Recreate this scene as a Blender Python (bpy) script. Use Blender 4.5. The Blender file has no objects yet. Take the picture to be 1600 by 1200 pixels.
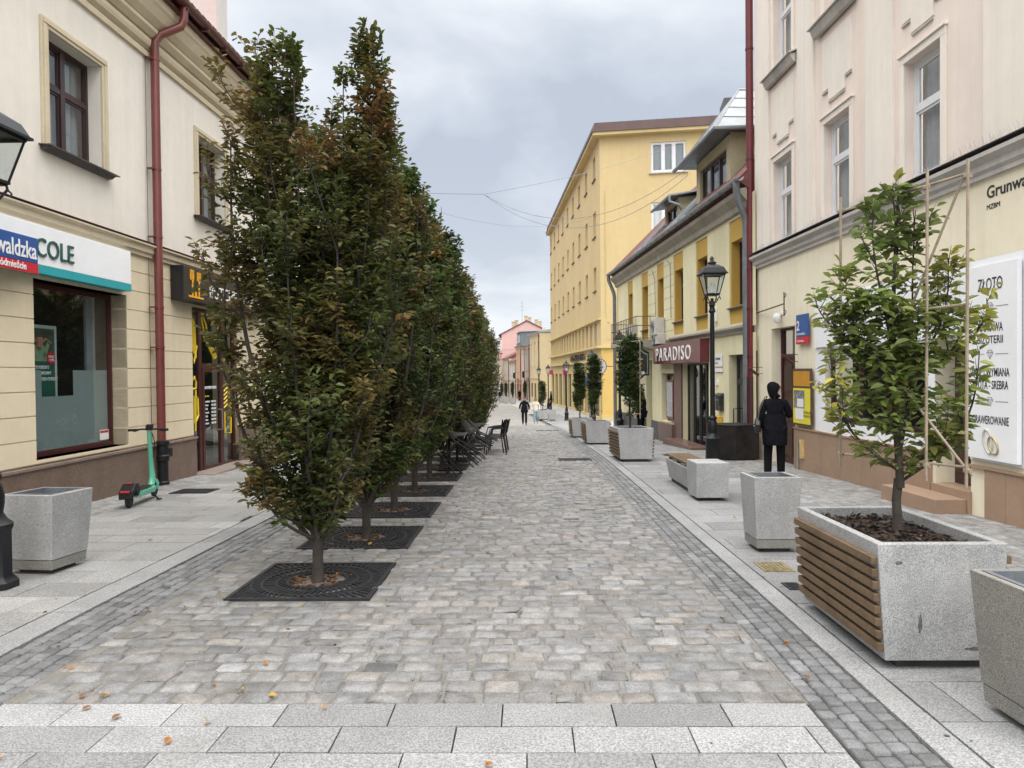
import bpy, bmesh, math, random
import numpy as np
from mathutils import Vector, Matrix
R = math.radians
SC = bpy.context.scene
COL = SC.collection
# ------------------------------------------------------------------ camera
F_PX = 1109.0
cam_d = bpy.data.cameras.new("camera"); cam = bpy.data.objects.new("camera", cam_d); COL.objects.link(cam)
cam_d.sensor_width = 36.0; cam_d.lens = F_PX / 1600 * 36.0; cam_d.clip_start = .05; cam_d.clip_end = 4000
YAW = math.atan2(22, F_PX); PITCH = -math.atan2(18, F_PX); ROLL = 0.010
fw = Vector((-math.sin(YAW) * math.cos(PITCH), math.cos(YAW) * math.cos(PITCH), math.sin(PITCH)))
rt = Vector((math.cos(YAW), math.sin(YAW), 0)); up = rt.cross(fw)
r2 = rt * math.cos(ROLL) - up * math.sin(ROLL); u2 = up * math.cos(ROLL) + rt * math.sin(ROLL)
cam.matrix_world = Matrix(((r2.x, u2.x, -fw.x, 0), (r2.y, u2.y, -fw.y, 0), (r2.z, u2.z, -fw.z, 1.7), (0, 0, 0, 1)))
SC.camera = cam
# ------------------------------------------------------------------ sky, sun, exposure
SC.view_settings.view_transform = 'Standard'; SC.view_settings.look = 'None'
SC.view_settings.exposure = 0.44; SC.view_settings.gamma = 1.0; SC.view_settings.use_curve_mapping = False
SUN_EL, SUN_AZ = R(57), R(160)         # azimuth clockwise from +Y
wd = bpy.data.worlds.new("World"); SC.world = wd; wd.use_nodes = True
def make_world():
    nt = wd.node_tree; N = nt.nodes; L = nt.links
    for n in list(N): N.remove(n)
    out = N.new('ShaderNodeOutputWorld')
    sky = N.new('ShaderNodeTexSky'); sky.sky_type = 'NISHITA'; sky.sun_disc = False
    sky.sun_elevation = SUN_EL; sky.sun_rotation = SUN_AZ; sky.air_density = 1.0; sky.dust_density = 2.0
    b1 = N.new('ShaderNodeBackground'); b1.inputs['Strength'].default_value = .06
    L.new(sky.outputs[0], b1.inputs['Color'])
    tc = N.new('ShaderNodeTexCoord'); sep = N.new('ShaderNodeSeparateXYZ'); L.new(tc.outputs['Generated'], sep.inputs[0])
    def m(op, a, b):
        n = N.new('ShaderNodeMath'); n.operation = op
        for i, v in enumerate((a, b)):
            if v is None: continue
            if isinstance(v, (int, float)): n.inputs[i].default_value = v
            else: L.new(v, n.inputs[i])
        return n.outputs[0]
    zc = m('MAXIMUM', sep.outputs[2], 0.0)
    den = m('ADD', zc, .22)
    cb = N.new('ShaderNodeCombineXYZ'); L.new(m('DIVIDE', sep.outputs[0], den), cb.inputs[0]); L.new(m('DIVIDE', sep.outputs[1], den), cb.inputs[1])
    cb.inputs[2].default_value = 3.7
    n1 = N.new('ShaderNodeTexNoise'); n1.inputs['Scale'].default_value = 1.25; n1.inputs['Detail'].default_value = 6; n1.inputs['Roughness'].default_value = .52
    n1.inputs['Distortion'].default_value = .25
    L.new(cb.outputs[0], n1.inputs['Vector'])
    cr = N.new('ShaderNodeValToRGB'); e = cr.color_ramp.elements
    e[0].position = .37; e[0].color = (.47, .52, .605, 1); e[1].position = .63; e[1].color = (.82, .845, .88, 1)
    x = e.new(.50); x.color = (.61, .655, .725, 1)
    L.new(n1.outputs[0], cr.inputs[0])
    # an overcast dome: the zenith is brighter than the horizon
    dt = N.new('ShaderNodeVectorMath'); dt.operation = 'DOT_PRODUCT'; L.new(tc.outputs['Generated'], dt.inputs[0])
    dt.inputs[1].default_value = (math.sin(SUN_AZ) * math.cos(SUN_EL), math.cos(SUN_AZ) * math.cos(SUN_EL), math.sin(SUN_EL))
    glow = m('MULTIPLY', m('POWER', m('MAXIMUM', dt.outputs['Value'], 0.0), 1.2), 2.5)   # the cloud is brightest round the hidden sun
    g = m('ADD', m('MULTIPLY', m('MAXIMUM', m('SUBTRACT', zc, .5), 0.0), 9.0), m('MULTIPLY', glow, m('MINIMUM', m('MULTIPLY', zc, 4.0), 1.0)))
    hz = m('POWER', m('SUBTRACT', 1.0, m('MINIMUM', m('MULTIPLY', zc, 3.2), 1.0)), 2.0)
    hm = N.new('ShaderNodeMixRGB'); L.new(m('MULTIPLY', hz, .8), hm.inputs[0]); L.new(cr.outputs[0], hm.inputs[1]); hm.inputs[2].default_value = (.76, .79, .83, 1)
    b2a = N.new('ShaderNodeBackground'); L.new(hm.outputs[0], b2a.inputs['Color']); b2a.inputs['Strength'].default_value = .95
    b2b = N.new('ShaderNodeBackground'); b2b.inputs['Color'].default_value = (.615, .59, .56, 1); L.new(g, b2b.inputs['Strength'])
    b2 = N.new('ShaderNodeAddShader'); L.new(b2a.outputs[0], b2.inputs[0]); L.new(b2b.outputs[0], b2.inputs[1])
    mx = N.new('ShaderNodeMixShader'); mx.inputs[0].default_value = .88
    L.new(b1.outputs[0], mx.inputs[1]); L.new(b2.outputs[0], mx.inputs[2]); L.new(mx.outputs[0], out.inputs['Surface'])
make_world()
sl = bpy.data.lights.new("sun", 'SUN'); so = bpy.data.objects.new("sun", sl); COL.objects.link(so)
sl.energy = .6; sl.angle = R(40); sl.color = (1, .96, .9)
sd = Vector((math.sin(SUN_AZ) * math.cos(SUN_EL), math.cos(SUN_AZ) * math.cos(SUN_EL), math.sin(SUN_EL)))
so.rotation_euler = sd.to_track_quat('Z', 'Y').to_euler(); so.location = (0, 0, 60)
SC.cycles.max_bounces = 6; SC.cycles.diffuse_bounces = 3; SC.cycles.glossy_bounces = 3; SC.cycles.transparent_max_bounces = 12
SC.cycles.use_denoising = True; SC.cycles.sample_clamp_indirect = 6

# ------------------------------------------------------------------ ground profile
PY = [-50, 0, 5, 12, 16, 32, 45, 51, 69, 114, 200, 2000]; PZ = [.3, 0, -.05, -.2, -.3, -1.0, -1.65, -1.8, -1.9, -2.9, -3.7, -10]
BY = [-100, 38, 45, 52, 69, 98, 143, 200, 2000]; BX = [0, 0, -.2, -.65, -2.0, -4.1, -7.2, -11.5, -150]
def gz(y): return float(np.interp(y, PY, PZ))
def bx(y): return float(np.interp(y, BY, BX))
def slope(y): return (gz(y + .4) - gz(y - .4)) / .8

# ------------------------------------------------------------------ materials
MATS = {}
def M(name, col, rough=.75, var=.12, vs=2.0, bump=0.0, bs=60.0, metal=0.0, speck=None, attr=False, spec=.5, stain=None, ss=.6, streak=False, sa=.75, coat=0.0, trans=0.0):
    """procedural surface: base colour, slow tone variation, optional grains, optional stains, fine relief"""
    if name in MATS: return MATS[name]
    m = bpy.data.materials.new(name); m.use_nodes = True; nt = m.node_tree; N = nt.nodes; L = nt.links
    b = N['Principled BSDF']; b.inputs['Roughness'].default_value = rough; b.inputs['Metallic'].default_value = metal
    b.inputs['Specular IOR Level'].default_value = spec; b.inputs['Coat Weight'].default_value = coat
    tc = N.new('ShaderNodeTexCoord')
    def noise(scale, det=4, ro=.55, vec=None):
        n = N.new('ShaderNodeTexNoise'); n.inputs['Scale'].default_value = scale; n.inputs['Detail'].default_value = det; n.inputs['Roughness'].default_value = ro
        L.new(vec or tc.outputs['Object'], n.inputs['Vector']); return n.outputs[0]
    def ramp(src, p0, c0, p1, c1):
        r = N.new('ShaderNodeValToRGB'); r.color_ramp.elements[0].position = p0; r.color_ramp.elements[0].color = (*c0, 1)
        r.color_ramp.elements[1].position = p1; r.color_ramp.elements[1].color = (*c1, 1); L.new(src, r.inputs[0]); return r.outputs[0]
    def mix(kind, fac, a, bb):
        x = N.new('ShaderNodeMixRGB'); x.blend_type = kind
        if isinstance(fac, (int, float)): x.inputs[0].default_value = fac
        else: L.new(fac, x.inputs[0])
        for i, v in ((1, a), (2, bb)):
            if isinstance(v, tuple): x.inputs[i].default_value = (*v, 1)
            else: L.new(v, x.inputs[i])
        return x.outputs[0]
    if attr:
        at = N.new('ShaderNodeAttribute'); at.attribute_name = 'tone'; c = at.outputs['Color']
        if col is not None: c = mix('MULTIPLY', 1.0, c, tuple(col))
    else:
        c = mix('MIX', 1.0, tuple(col), tuple(col))
    if var:
        lo = 1 - var; hi = 1 + var
        c = mix('MULTIPLY', 1.0, c, ramp(noise(vs), .3, (lo,) * 3, .7, (hi,) * 3))
        c = mix('MULTIPLY', 1.0, c, ramp(noise(vs * 9), .3, (1 - var * .5,) * 3, .7, (1 + var * .5,) * 3))
    if speck:
        sc_, lo, hi = speck
        c = mix('MULTIPLY', 1.0, c, ramp(noise(sc_, 2, .7), .38, (lo,) * 3, .60, (hi,) * 3))
        c = mix('MULTIPLY', 1.0, c, ramp(noise(sc_ * 2.3, 1, .5), .36, (lo,) * 3, .50, (1,) * 3))
    if stain:
        v = None
        if streak:
            mp = N.new('ShaderNodeMapping'); mp.inputs['Scale'].default_value = (1, 1, .16); L.new(tc.outputs['Object'], mp.inputs[0]); v = mp.outputs[0]
        c = mix('MIX', ramp(noise(ss, 6, .62, v), .56, (0,) * 3, .78, (sa,) * 3), c, tuple(stain))
    if streak:
        mp2 = N.new('ShaderNodeMapping'); mp2.inputs['Scale'].default_value = (7, 7, .35); L.new(tc.outputs['Object'], mp2.inputs[0])
        c = mix('MULTIPLY', 1.0, c, ramp(noise(1.0, 5, .6, mp2.outputs[0]),   .30, (.945,) * 3, .55, (1.0,) * 3))
    L.new(c, b.inputs['Base Color'])
    if bump:
        bp = N.new('ShaderNodeBump'); bp.inputs['Strength'].default_value = bump; bp.inputs['Distance'].default_value = .01
        L.new(noise(bs, 5, .6), bp.inputs['Height']); L.new(bp.outputs[0], b.inputs['Normal'])
    if trans:
        t = N.new('ShaderNodeBsdfTranslucent'); L.new(c, t.inputs[0]); ms = N.new('ShaderNodeMixShader'); ms.inputs[0].default_value = trans
        L.new(b.outputs[0], ms.inputs[1]); L.new(t.outputs[0], ms.inputs[2]); L.new(ms.outputs[0], N['Material Output'].inputs[0])
    MATS[name] = m; return m
def glass_mat(name, tint=(.9, .95, .95), refl=1.0, ior=1.5):
    if name in MATS: return MATS[name]
    m = bpy.data.materials.new(name); m.use_nodes = True; nt = m.node_tree; N = nt.nodes; L = nt.links
    N.remove(N['Principled BSDF'])
    t = N.new('ShaderNodeBsdfTransparent'); t.inputs[0].default_value = (*tint, 1)
    g = N.new('ShaderNodeBsdfGlossy'); g.inputs['Roughness'].default_value = .02
    tc = N.new('ShaderNodeTexCoord'); n = N.new('ShaderNodeTexNoise'); n.inputs['Scale'].default_value = 1.6; n.inputs['Detail'].default_value = 1; L.new(tc.outputs['Object'], n.inputs[0])
    bp = N.new('ShaderNodeBump'); bp.inputs['Strength'].default_value = .12; bp.inputs['Distance'].default_value = .03; L.new(n.outputs[0], bp.inputs['Height']); L.new(bp.outputs[0], g.inputs['Normal'])
    fr = N.new('ShaderNodeLayerWeight'); fr.inputs[0].default_value = .5      # same from both sides of the pane
    pw_ = N.new('ShaderNodeMath'); pw_.operation = 'POWER'; pw_.inputs[1].default_value = 3.2; L.new(fr.outputs['Facing'], pw_.inputs[0])
    mu = N.new('ShaderNodeMath'); mu.operation = 'MULTIPLY_ADD'; mu.inputs[1].default_value = refl * .9; mu.inputs[2].default_value = .07; L.new(pw_.outputs[0], mu.inputs[0])
    x = N.new('ShaderNodeMixShader'); L.new(mu.outputs[0], x.inputs[0]); L.new(t.outputs[0], x.inputs[1]); L.new(g.outputs[0], x.inputs[2])
    L.new(x.outputs[0], N['Material Output'].inputs[0]); MATS[name] = m; return m
def brick_mat(name, c1, c2, cm, bw, bh, mortar, rot=0.0, var=.15, rough=.85, axes='xy'):
    if name in MATS: return MATS[name]
    m = M(name, c1, rough, var, 1.5); nt = m.node_tree; N = nt.nodes; L = nt.links
    tc = N.new('ShaderNodeTexCoord'); bk = N.new('ShaderNodeTexBrick'); v = tc.outputs['Object']
    if axes == 'yz':
        s = N.new('ShaderNodeSeparateXYZ'); cb = N.new('ShaderNodeCombineXYZ'); L.new(v, s.inputs[0]); L.new(s.outputs[1], cb.inputs[0]); L.new(s.outputs[2], cb.inputs[1]); v = cb.outputs[0]
    L.new(v, bk.inputs['Vector'])
    bk.inputs['Color1'].default_value = (*c1, 1); bk.inputs['Color2'].default_value = (*c2, 1); bk.inputs['Mortar'].default_value = (*cm, 1)
    bk.inputs['Scale'].default_value = 1; bk.inputs['Mortar Size'].default_value = mortar; bk.inputs['Brick Width'].default_value = bw; bk.inputs['Row Height'].default_value = bh
    b = N['Principled BSDF']; old = b.inputs['Base Color'].links[0].from_socket
    # keep the tone variation, swap the flat colour
    for n in N:
        if n.type == 'MIX_RGB' and n.blend_type == 'MIX' and not n.inputs[1].is_linked and not n.inputs[2].is_linked:
            L.new(bk.outputs[0], n.inputs[1]); L.new(bk.outputs[0], n.inputs[2])
    return m

# ------------------------------------------------------------------ mesh builder
class MB:
    def __init__(s, T=None): s.v = []; s.f = []; s.mi = []; s.T = T; s.k = 0
    def add(s, vs, fs, m=None):
        n = len(s.v)
        for p in vs: s.v.append(tuple(s.T(*p)) if s.T else tuple(p))
        for f in fs: s.f.append([i + n for i in f]); s.mi.append(s.k if m is None else m)
        return s
    def box(s, a, b, m=None):
        x0, y0, z0 = a; x1, y1, z1 = b
        return s.add([(x0,y0,z0),(x1,y0,z0),(x1,y1,z0),(x0,y1,z0),(x0,y0,z1),(x1,y0,z1),(x1,y1,z1),(x0,y1,z1)],
              [(0,3,2,1),(4,5,6,7),(0,1,5,4),(1,2,6,5),(2,3,7,6),(3,0,4,7)], m)
    def quad(s, a, b, c, d, m=None): return s.add([a, b, c, d], [(0,1,2,3)], m)
    def frustum(s, z0, r0, z1, r1, c=(0, 0), m=None):     # r = (half x, half y)
        x, y = c; q = []
        for z, (a, b) in ((z0, r0), (z1, r1)): q += [(x-a,y-b,z),(x+a,y-b,z),(x+a,y+b,z),(x-a,y+b,z)]
        return s.add(q, [(0,3,2,1),(4,5,6,7),(0,1,5,4),(1,2,6,5),(2,3,7,6),(3,0,4,7)], m)
    def tube(s, pts, r, n=8, caps=True, m=None):
        pts = [Vector(p) for p in pts]; rs = r if isinstance(r, (list, tuple)) else [r] * len(pts)
        vs = []; fs = []; prev = None
        for i, p in enumerate(pts):
            t = (pts[min(i+1, len(pts)-1)] - pts[max(i-1, 0)]).normalized()
            a = prev if prev else (Vector((0,0,1)) if abs(t.z) < .9 else Vector((1,0,0)))
            x = (a - t * a.dot(t)).normalized(); prev = x; y = t.cross(x)
            for k in range(n):
                w = 2 * math.pi * k / n; vs.append(p + (x * math.cos(w) + y * math.sin(w)) * rs[i])
        for i in range(len(pts) - 1):
            for k in range(n): fs.append((i*n+k, i*n+(k+1) % n, (i+1)*n+(k+1) % n, (i+1)*n+k))
        if caps: fs.append(tuple(range(n))[::-1]); fs.append(tuple((len(pts)-1)*n + k for k in range(n)))
        return s.add(vs, fs, m)
    def lathe(s, prof, n=16, c=(0, 0, 0), m=None, rot=0.0, sx=1, sy=1):
        vs = []; fs = []
        for r, z in prof:
            for k in range(n):
                w = 2 * math.pi * k / n + rot; vs.append((c[0] + r * sx * math.cos(w), c[1] + r * sy * math.sin(w), c[2] + z))
        for i in range(len(prof) - 1):
            for k in range(n): fs.append((i*n+k, i*n+(k+1) % n, (i+1)*n+(k+1) % n, (i+1)*n+k))
        fs.append(tuple(range(n))[::-1]); fs.append(tuple((len(prof)-1)*n + k for k in range(n)))
        return s.add(vs, fs, m)
    def prism(s, poly, a, b, m=None):   # poly in (x,z), extruded along y from a to b
        n = len(poly); vs = [(x, a, z) for x, z in poly] + [(x, b, z) for x, z in poly]
        return s.add(vs, [tuple(range(n))[::-1], tuple(range(n, 2*n))] + [(i, (i+1) % n, (i+1) % n + n, i + n) for i in range(n)], m)
    def prof(s, poly, a, b, m=None):    # poly in (y,z), extruded along x from a to b
        n = len(poly); vs = [(a, y, z) for y, z in poly] + [(b, y, z) for y, z in poly]
        return s.add(vs, [tuple(range(n)), tuple(range(n, 2*n))[::-1]] + [(i, i + n, (i+1) % n + n, (i+1) % n) for i in range(n)], m)
def link(name, me, parent=None):
    o = bpy.data.objects.new(name, me); COL.objects.link(o)
    if parent is not None: o.parent = parent
    return o
def obj(name, mb, mat, parent=None, smooth=False, bevel=0.0, sharp=40):
    """one mesh object; vertices are given in the world and stored relative to the thing's base (or local when rel=None)"""
    me = bpy.data.meshes.new(name)
    off = getattr(parent, 'location', None) if (parent is not None and mb.T) else None
    p = parent; ox = oy = oz = 0.0
    if mb.T:
        while p is not None: ox += p.location.x; oy += p.location.y; oz += p.location.z; p = p.parent
    me.from_pydata([(a-ox, b-oy, c-oz) for a, b, c in mb.v] if mb.T else mb.v, [], mb.f)
    mats = mat if isinstance(mat, (list, tuple)) else [mat]
    for q in mats: me.materials.append(q)
    if len(mats) > 1: me.polygons.foreach_set('material_index', mb.mi)
    bm = bmesh.new(); bm.from_mesh(me); bmesh.ops.recalc_face_normals(bm, faces=bm.faces); bm.to_mesh(me); bm.free()
    if smooth:
        me.shade_smooth() if hasattr(me, 'shade_smooth') else None
        me.set_sharp_from_angle(angle=R(sharp))
    me.update(); o = link(name, me, parent)
    if bevel:
        b = o.modifiers.new('bevel', 'BEVEL'); b.width = bevel; b.segments = 2; b.limit_method = 'ANGLE'; b.angle_limit = R(50)
    return o
def tag(o, label=None, cat=None, group=None, kind=None):
    if label: o['label'] = label
    if cat: o['category'] = cat
    if group: o['group'] = group
    if kind: o['kind'] = kind
    return o
def thing(name, label, cat, loc=(0, 0, 0), rz=0.0, group=None, rx=0.0):
    o = bpy.data.objects.new(name, None); COL.objects.link(o); o.location = loc; o.rotation_euler = (rx, 0, rz)
    o.empty_display_size = .2
    return tag(o, label, cat, group)
def dup(root, loc, rz=0.0, label=None, group=None, scale=None, rx=None, ry=None):
    def cp(o, par):
        c = o.copy(); COL.objects.link(c); c.parent = par
        for ch in kids.get(o.name, []): cp(ch, c)
        return c
    kids = {}
    def walk(o):
        kids[o.name] = list(o.children)
        for c in o.children: walk(c)
    walk(root); c = cp(root, None); c.location = loc; c.rotation_euler = (rx if rx is not None else root.rotation_euler.x, ry or 0, rz)
    if scale: c.scale = scale if isinstance(scale, (tuple, list)) else (scale,) * 3
    if label: c['label'] = label
    if group: c['group'] = group
    return c
def npmesh(name, V, Fq, mat, tone=None, parent=None, smooth=False, tri=False):
    """fast mesh from arrays; tone = one colour per face"""
    me = bpy.data.meshes.new(name); k = Fq.shape[1]; nf = len(Fq)
    me.vertices.add(len(V)); me.vertices.foreach_set('co', np.asarray(V, np.float32).ravel())
    me.loops.add(nf * k); me.loops.foreach_set('vertex_index', np.asarray(Fq, np.int32).ravel())
    me.polygons.add(nf); me.polygons.foreach_set('loop_start', np.arange(nf, dtype=np.int32) * k)
    me.polygons.foreach_set('use_smooth', np.full(nf, smooth, bool))
    me.materials.append(mat); me.update(calc_edges=True)
    if tone is not None:
        a = me.color_attributes.new('tone', 'FLOAT_COLOR', 'CORNER')
        t = np.ones((nf, k, 4), np.float32); t[:, :, :3] = np.asarray(tone, np.float32)[:, None, :]
        a.data.foreach_set('color', t.ravel())
    me.validate(); return link(name, me, parent)

# ------------------------------------------------------------------ palette
m_stone = M('cobble_stone', (1, 1, 1), .85, .28, 11, 1.0, 40, attr=True, speck=(120, .80, 1.14), stain=(.105, .095, .08), ss=.55, sa=.55)
m_slab = M('granite_slab', (1, 1, 1), .8, .1, 3, .25, 120, attr=True, speck=(85, .66, 1.22), stain=(.15, .143, .13), ss=.8, sa=.6)
m_sett = M('small_sett', (1, 1, 1), .8, .2, 10, .6, 70, attr=True, speck=(120, .82, 1.12), stain=(.10, .095, .085), ss=.7, sa=.5)
m_mortar = M('joint_sand', (.185, .178, .163), .95, .3, 5, .6, 120, speck=(200, .75, 1.1), stain=(.09, .08, .07), ss=1.1)
m_joint = M('dark_joint', (.055, .053, .05), .95, .3, 4)
m_granite = M('grey_granite', (.385, .39, .395), .62, .14, 3, .15, 200, speck=(150, .62, 1.25), stain=(.26, .255, .235), ss=1.6, streak=True)
m_granite_dk = M('dull_granite', (.26, .254, .232), .72, .1, 3, .15, 200, speck=(150, .58, 1.28), stain=(.17, .165, .13), ss=1.6, streak=True)
m_black = M('black_iron', (.010, .011, .013), .42, .2, 6, .1, 80, spec=.3)
m_iron = M('cast_iron', (.024, .025, .029), .6, .35, 9, .2, 90, spec=.25)
m_wood = M('slat_timber', (.145, .098, .057), .6, .3, 4, .3, 30, stain=(.085, .06, .04), ss=4, spec=.3)
m_mulch = M('bark_mulch', (.035, .022, .016), .95, .5, 40, .9, 50)
m_bark = M('tree_bark', (.05, .042, .034), .9, .3, 12, .8, 40)
m_leaf = M('leaf', (1, 1, 1), .5, .1, 3, attr=True, trans=.3, spec=.4)
m_glass = glass_mat('window_glass'); m_glass_soft = glass_mat('calm_glass', (.8, .83, .84), .55); m_glass_dk = glass_mat('shop_glass', (.55, .6, .6), 1.2)
m_white = M('white_panel', (.80, .82, .85), .45, .04, 1.2)
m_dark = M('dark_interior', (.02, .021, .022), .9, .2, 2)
m_black_p = M('black_plastic', (.010, .010, .012), .5, .1, 5, spec=.25)
m_steel = M('brushed_steel', (.5, .5, .5), .35, .1, 5, metal=.8)
m_maroon = M('maroon_frame', (.062, .018, .018), .4, .12, 4)
m_letter_bk = M('black_letters', (.02, .022, .026), .5, 0)
m_grey_letter = M('grey_letters', (.09, .09, .1), .5, 0)

# ------------------------------------------------------------------ ground
def strip(name, x0, x1, y0, y1, dz, mat, step=1.0, nx=1, kind='structure'):
    ys = np.unique(np.concatenate([np.arange(y0, y1, step), [y1], [p for p in PY + BY if y0 < p < y1]])); xs = np.linspace(x0, x1, nx + 1)
    V = np.array([(x + (bx(y) if abs(x) < 60 else 0), y, gz(y) + dz) for y in ys for x in xs]); n = nx + 1
    Fq = np.array([(j*n+i, j*n+i+1, (j+1)*n+i+1, (j+1)*n+i) for j in range(len(ys)-1) for i in range(nx)])
    o = npmesh(name, V, Fq, mat); o['kind'] = kind; return o
strip('ground', -900, 900, -40, 1900, -.07, M('earth_ground', (.12, .115, .105), .95, .25, .3), 20, 6)
rng = np.random.default_rng(5)
def stones(name, S, tones, mat, relief=.006, top=.0, edge=.14, jit=.004, hv=.003, skirt=.035, corner=.0, smooth=True):
    """S = n x 4 array (x0,x1,y0,y1): every stone a low pillow with its own outline, height and tone"""
    S = np.asarray(S, float); n = len(S); s = np.array([0, edge, 1 - edge, 1])
    gs, gt = np.meshgrid(s, s); gs = gs.ravel(); gt = gt.ravel()
    X = S[:, 0:1] + (S[:, 1:2] - S[:, 0:1]) * gs; Y = S[:, 2:3] + (S[:, 3:4] - S[:, 2:3]) * gt
    bnd = ((gs == 0) | (gs == 1) | (gt == 0) | (gt == 1)); cor = ((gs == 0) | (gs == 1)) & ((gt == 0) | (gt == 1))
    cx = S[:, 0:2].mean(1)[:, None]; cy = S[:, 2:4].mean(1)[:, None]
    X = np.where(cor, cx + (X - cx) * (1 - corner), X); Y = np.where(cor, cy + (Y - cy) * (1 - corner), Y)
    X = X + rng.normal(0, 1, X.shape) * jit * bnd; Y = Y + rng.normal(0, 1, Y.shape) * jit * bnd
    H = np.where(bnd, -relief, 0) + np.where(cor, -relief * .5, 0) + rng.normal(0, hv, (n, 1)) + rng.normal(0, hv * .6, X.shape) * (~bnd)
    tx = rng.normal(0, hv * 1.2, (n, 1)); ty = rng.normal(0, hv * 1.2, (n, 1)); H = H + tx * (gs - .5) * 2 + ty * (gt - .5) * 2
    Z = np.interp(Y, PY, PZ) + top + H; X = X + np.interp(Y, BY, BX)
    ring = [0, 1, 2, 3, 7, 11, 15, 14, 13, 12, 8, 4]
    V = np.stack([np.concatenate([X, X[:, ring]], 1), np.concatenate([Y, Y[:, ring]], 1), np.concatenate([Z, Z[:, ring] - skirt], 1)], 2)
    f = [(j*4+i, j*4+i+1, (j+1)*4+i+1, (j+1)*4+i) for j in range(3) for i in range(3)]
    f += [(ring[k], 16 + k, 16 + (k+1) % 12, ring[(k+1) % 12]) for k in range(12)]
    f = np.array(f); Fq = (f[None] + np.arange(n)[:, None, None] * 28).reshape(-1, 4)
    o = npmesh(name, V.reshape(-1, 3), Fq, mat, np.repeat(np.asarray(tones), len(f), 0), smooth=smooth); o['kind'] = 'structure'; return o
GRATE_Y = [6.05 + 1.765 * i for i in range(14)]; GX = -1.81; GH = .575
def cobble_tones(n):
    g = rng.normal(.205, .026, n)[:, None] * np.ones(3)
    warm = rng.random(n)[:, None]; pal = np.array([[1.0, .995, .98], [.97, .985, 1.0], [1.05, .99, .93], [1.03, .985, .955], [.88, .90, .93]])
    k = rng.choice(5, n, p=[.46, .21, .14, .10, .09]); return np.clip(g * pal[k], .09, .5)
def cobbles():
    S = []; y = 3.705
    while y < 44:
        d = float(rng.normal(.138, .009)); x = -2.80 + float(rng.random()) * .12
        g = .009 if y < 20 else .006
        while x < 1.43:
            w = float(np.clip(rng.normal(.2, .032), .13, .29)); x1 = min(x + w, 1.45)
            mx_, my_ = (x + x1) / 2, y + d / 2
            hit = any(abs(mx_ - GX) < GH + .05 and abs(my_ - q) < GH + .03 for q in GRATE_Y)
            if x1 - x > .07 and not hit: S.append((x + g, x1 - g, y + g * .8 + float(rng.normal(0, .004)), y + d - g * .8 + float(rng.normal(0, .004))))
            x = x1
        y += d
    S = np.array(S); stones('cobbled_road', S, cobble_tones(len(S)), m_stone, relief=.0065, top=0.0, edge=.10, jit=.0065, hv=.0022, corner=.07)
    strip('road_joints', -2.82, 1.46, 3.70, 44, -.0085, m_mortar, .5)
cobbles()
strip('far_road', -3.3, 1.46, 44, 420, -.004, brick_mat('far_cobbles', (.30, .295, .28), (.22, .215, .205), (.17, .16, .145), .21, .14, .012), 1.0)
def setts(name, x0, rows, w, y0, y1, tone=.2):
    S = []
    for r in range(rows):
        y = y0 + rng.random() * w
        while y < y1:
            l = float(rng.normal(w * 1.08, w * .12)); S.append((x0 + r*w + .005, x0 + (r+1)*w - .005, y + .005, y + l - .005)); y += l
    t = rng.normal(tone, tone * .16, len(S))[:, None] * np.array([.98, 1, 1.03]); 
    stones(name, S, np.clip(t, .05, .5), m_sett, relief=.004, top=-.004, edge=.16, jit=.002, hv=.0018, corner=.05)
    strip(name + '_joints', x0 - .006, x0 + rows * w + .006, y0, y1, -.016, m_joint, .5)
setts('sett_band_right', 1.46, 4, .092, 2.0, 44, .165); setts('sett_band_left', -3.30, 5, .098, 2.0, 30, .16)
def slab_rows(name, x0, x1, y0, y1, dep, wid, tone=.34, g=.004, sd=.035, off=0.0, tint=(.985, 1, 1.02), wv=.0, topz=0.0):
    S = []; y = y0; k = 0
    while y < y1 - .02:
        d = min(dep, y1 - y); x = x0 - ((k % 2) * .5 + (k * .37 % 1) * .3) * wid + off
        while x < x1:
            w = wid * float(1 + rng.normal(0, wv)); a, b = max(x, x0), min(x + w, x1)
            if b - a > .05: S.append((a + g, b - g, y + g, y + d - g))
            x += w
        y += d; k += 1
    t = np.clip(rng.normal(tone, sd, len(S)), .1, .6)[:, None] * np.array(tint)
    return stones(name, S, t, m_slab, relief=.0012, top=topz, edge=.02, jit=.0006, hv=.0006, corner=0.0, smooth=False)
slab_rows('crossing_slabs', -3.3 + .5, 1.44, 1.477, 3.70, .247, .565, .27)
slab_rows('crossing_slabs_left', -7.5, -3.58, -1.0, 3.2, .40, .8, .27)
strip('crossing_joints', -7.5, 2.02, 1.2, 3.70, -.03, m_joint, .5)
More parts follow.
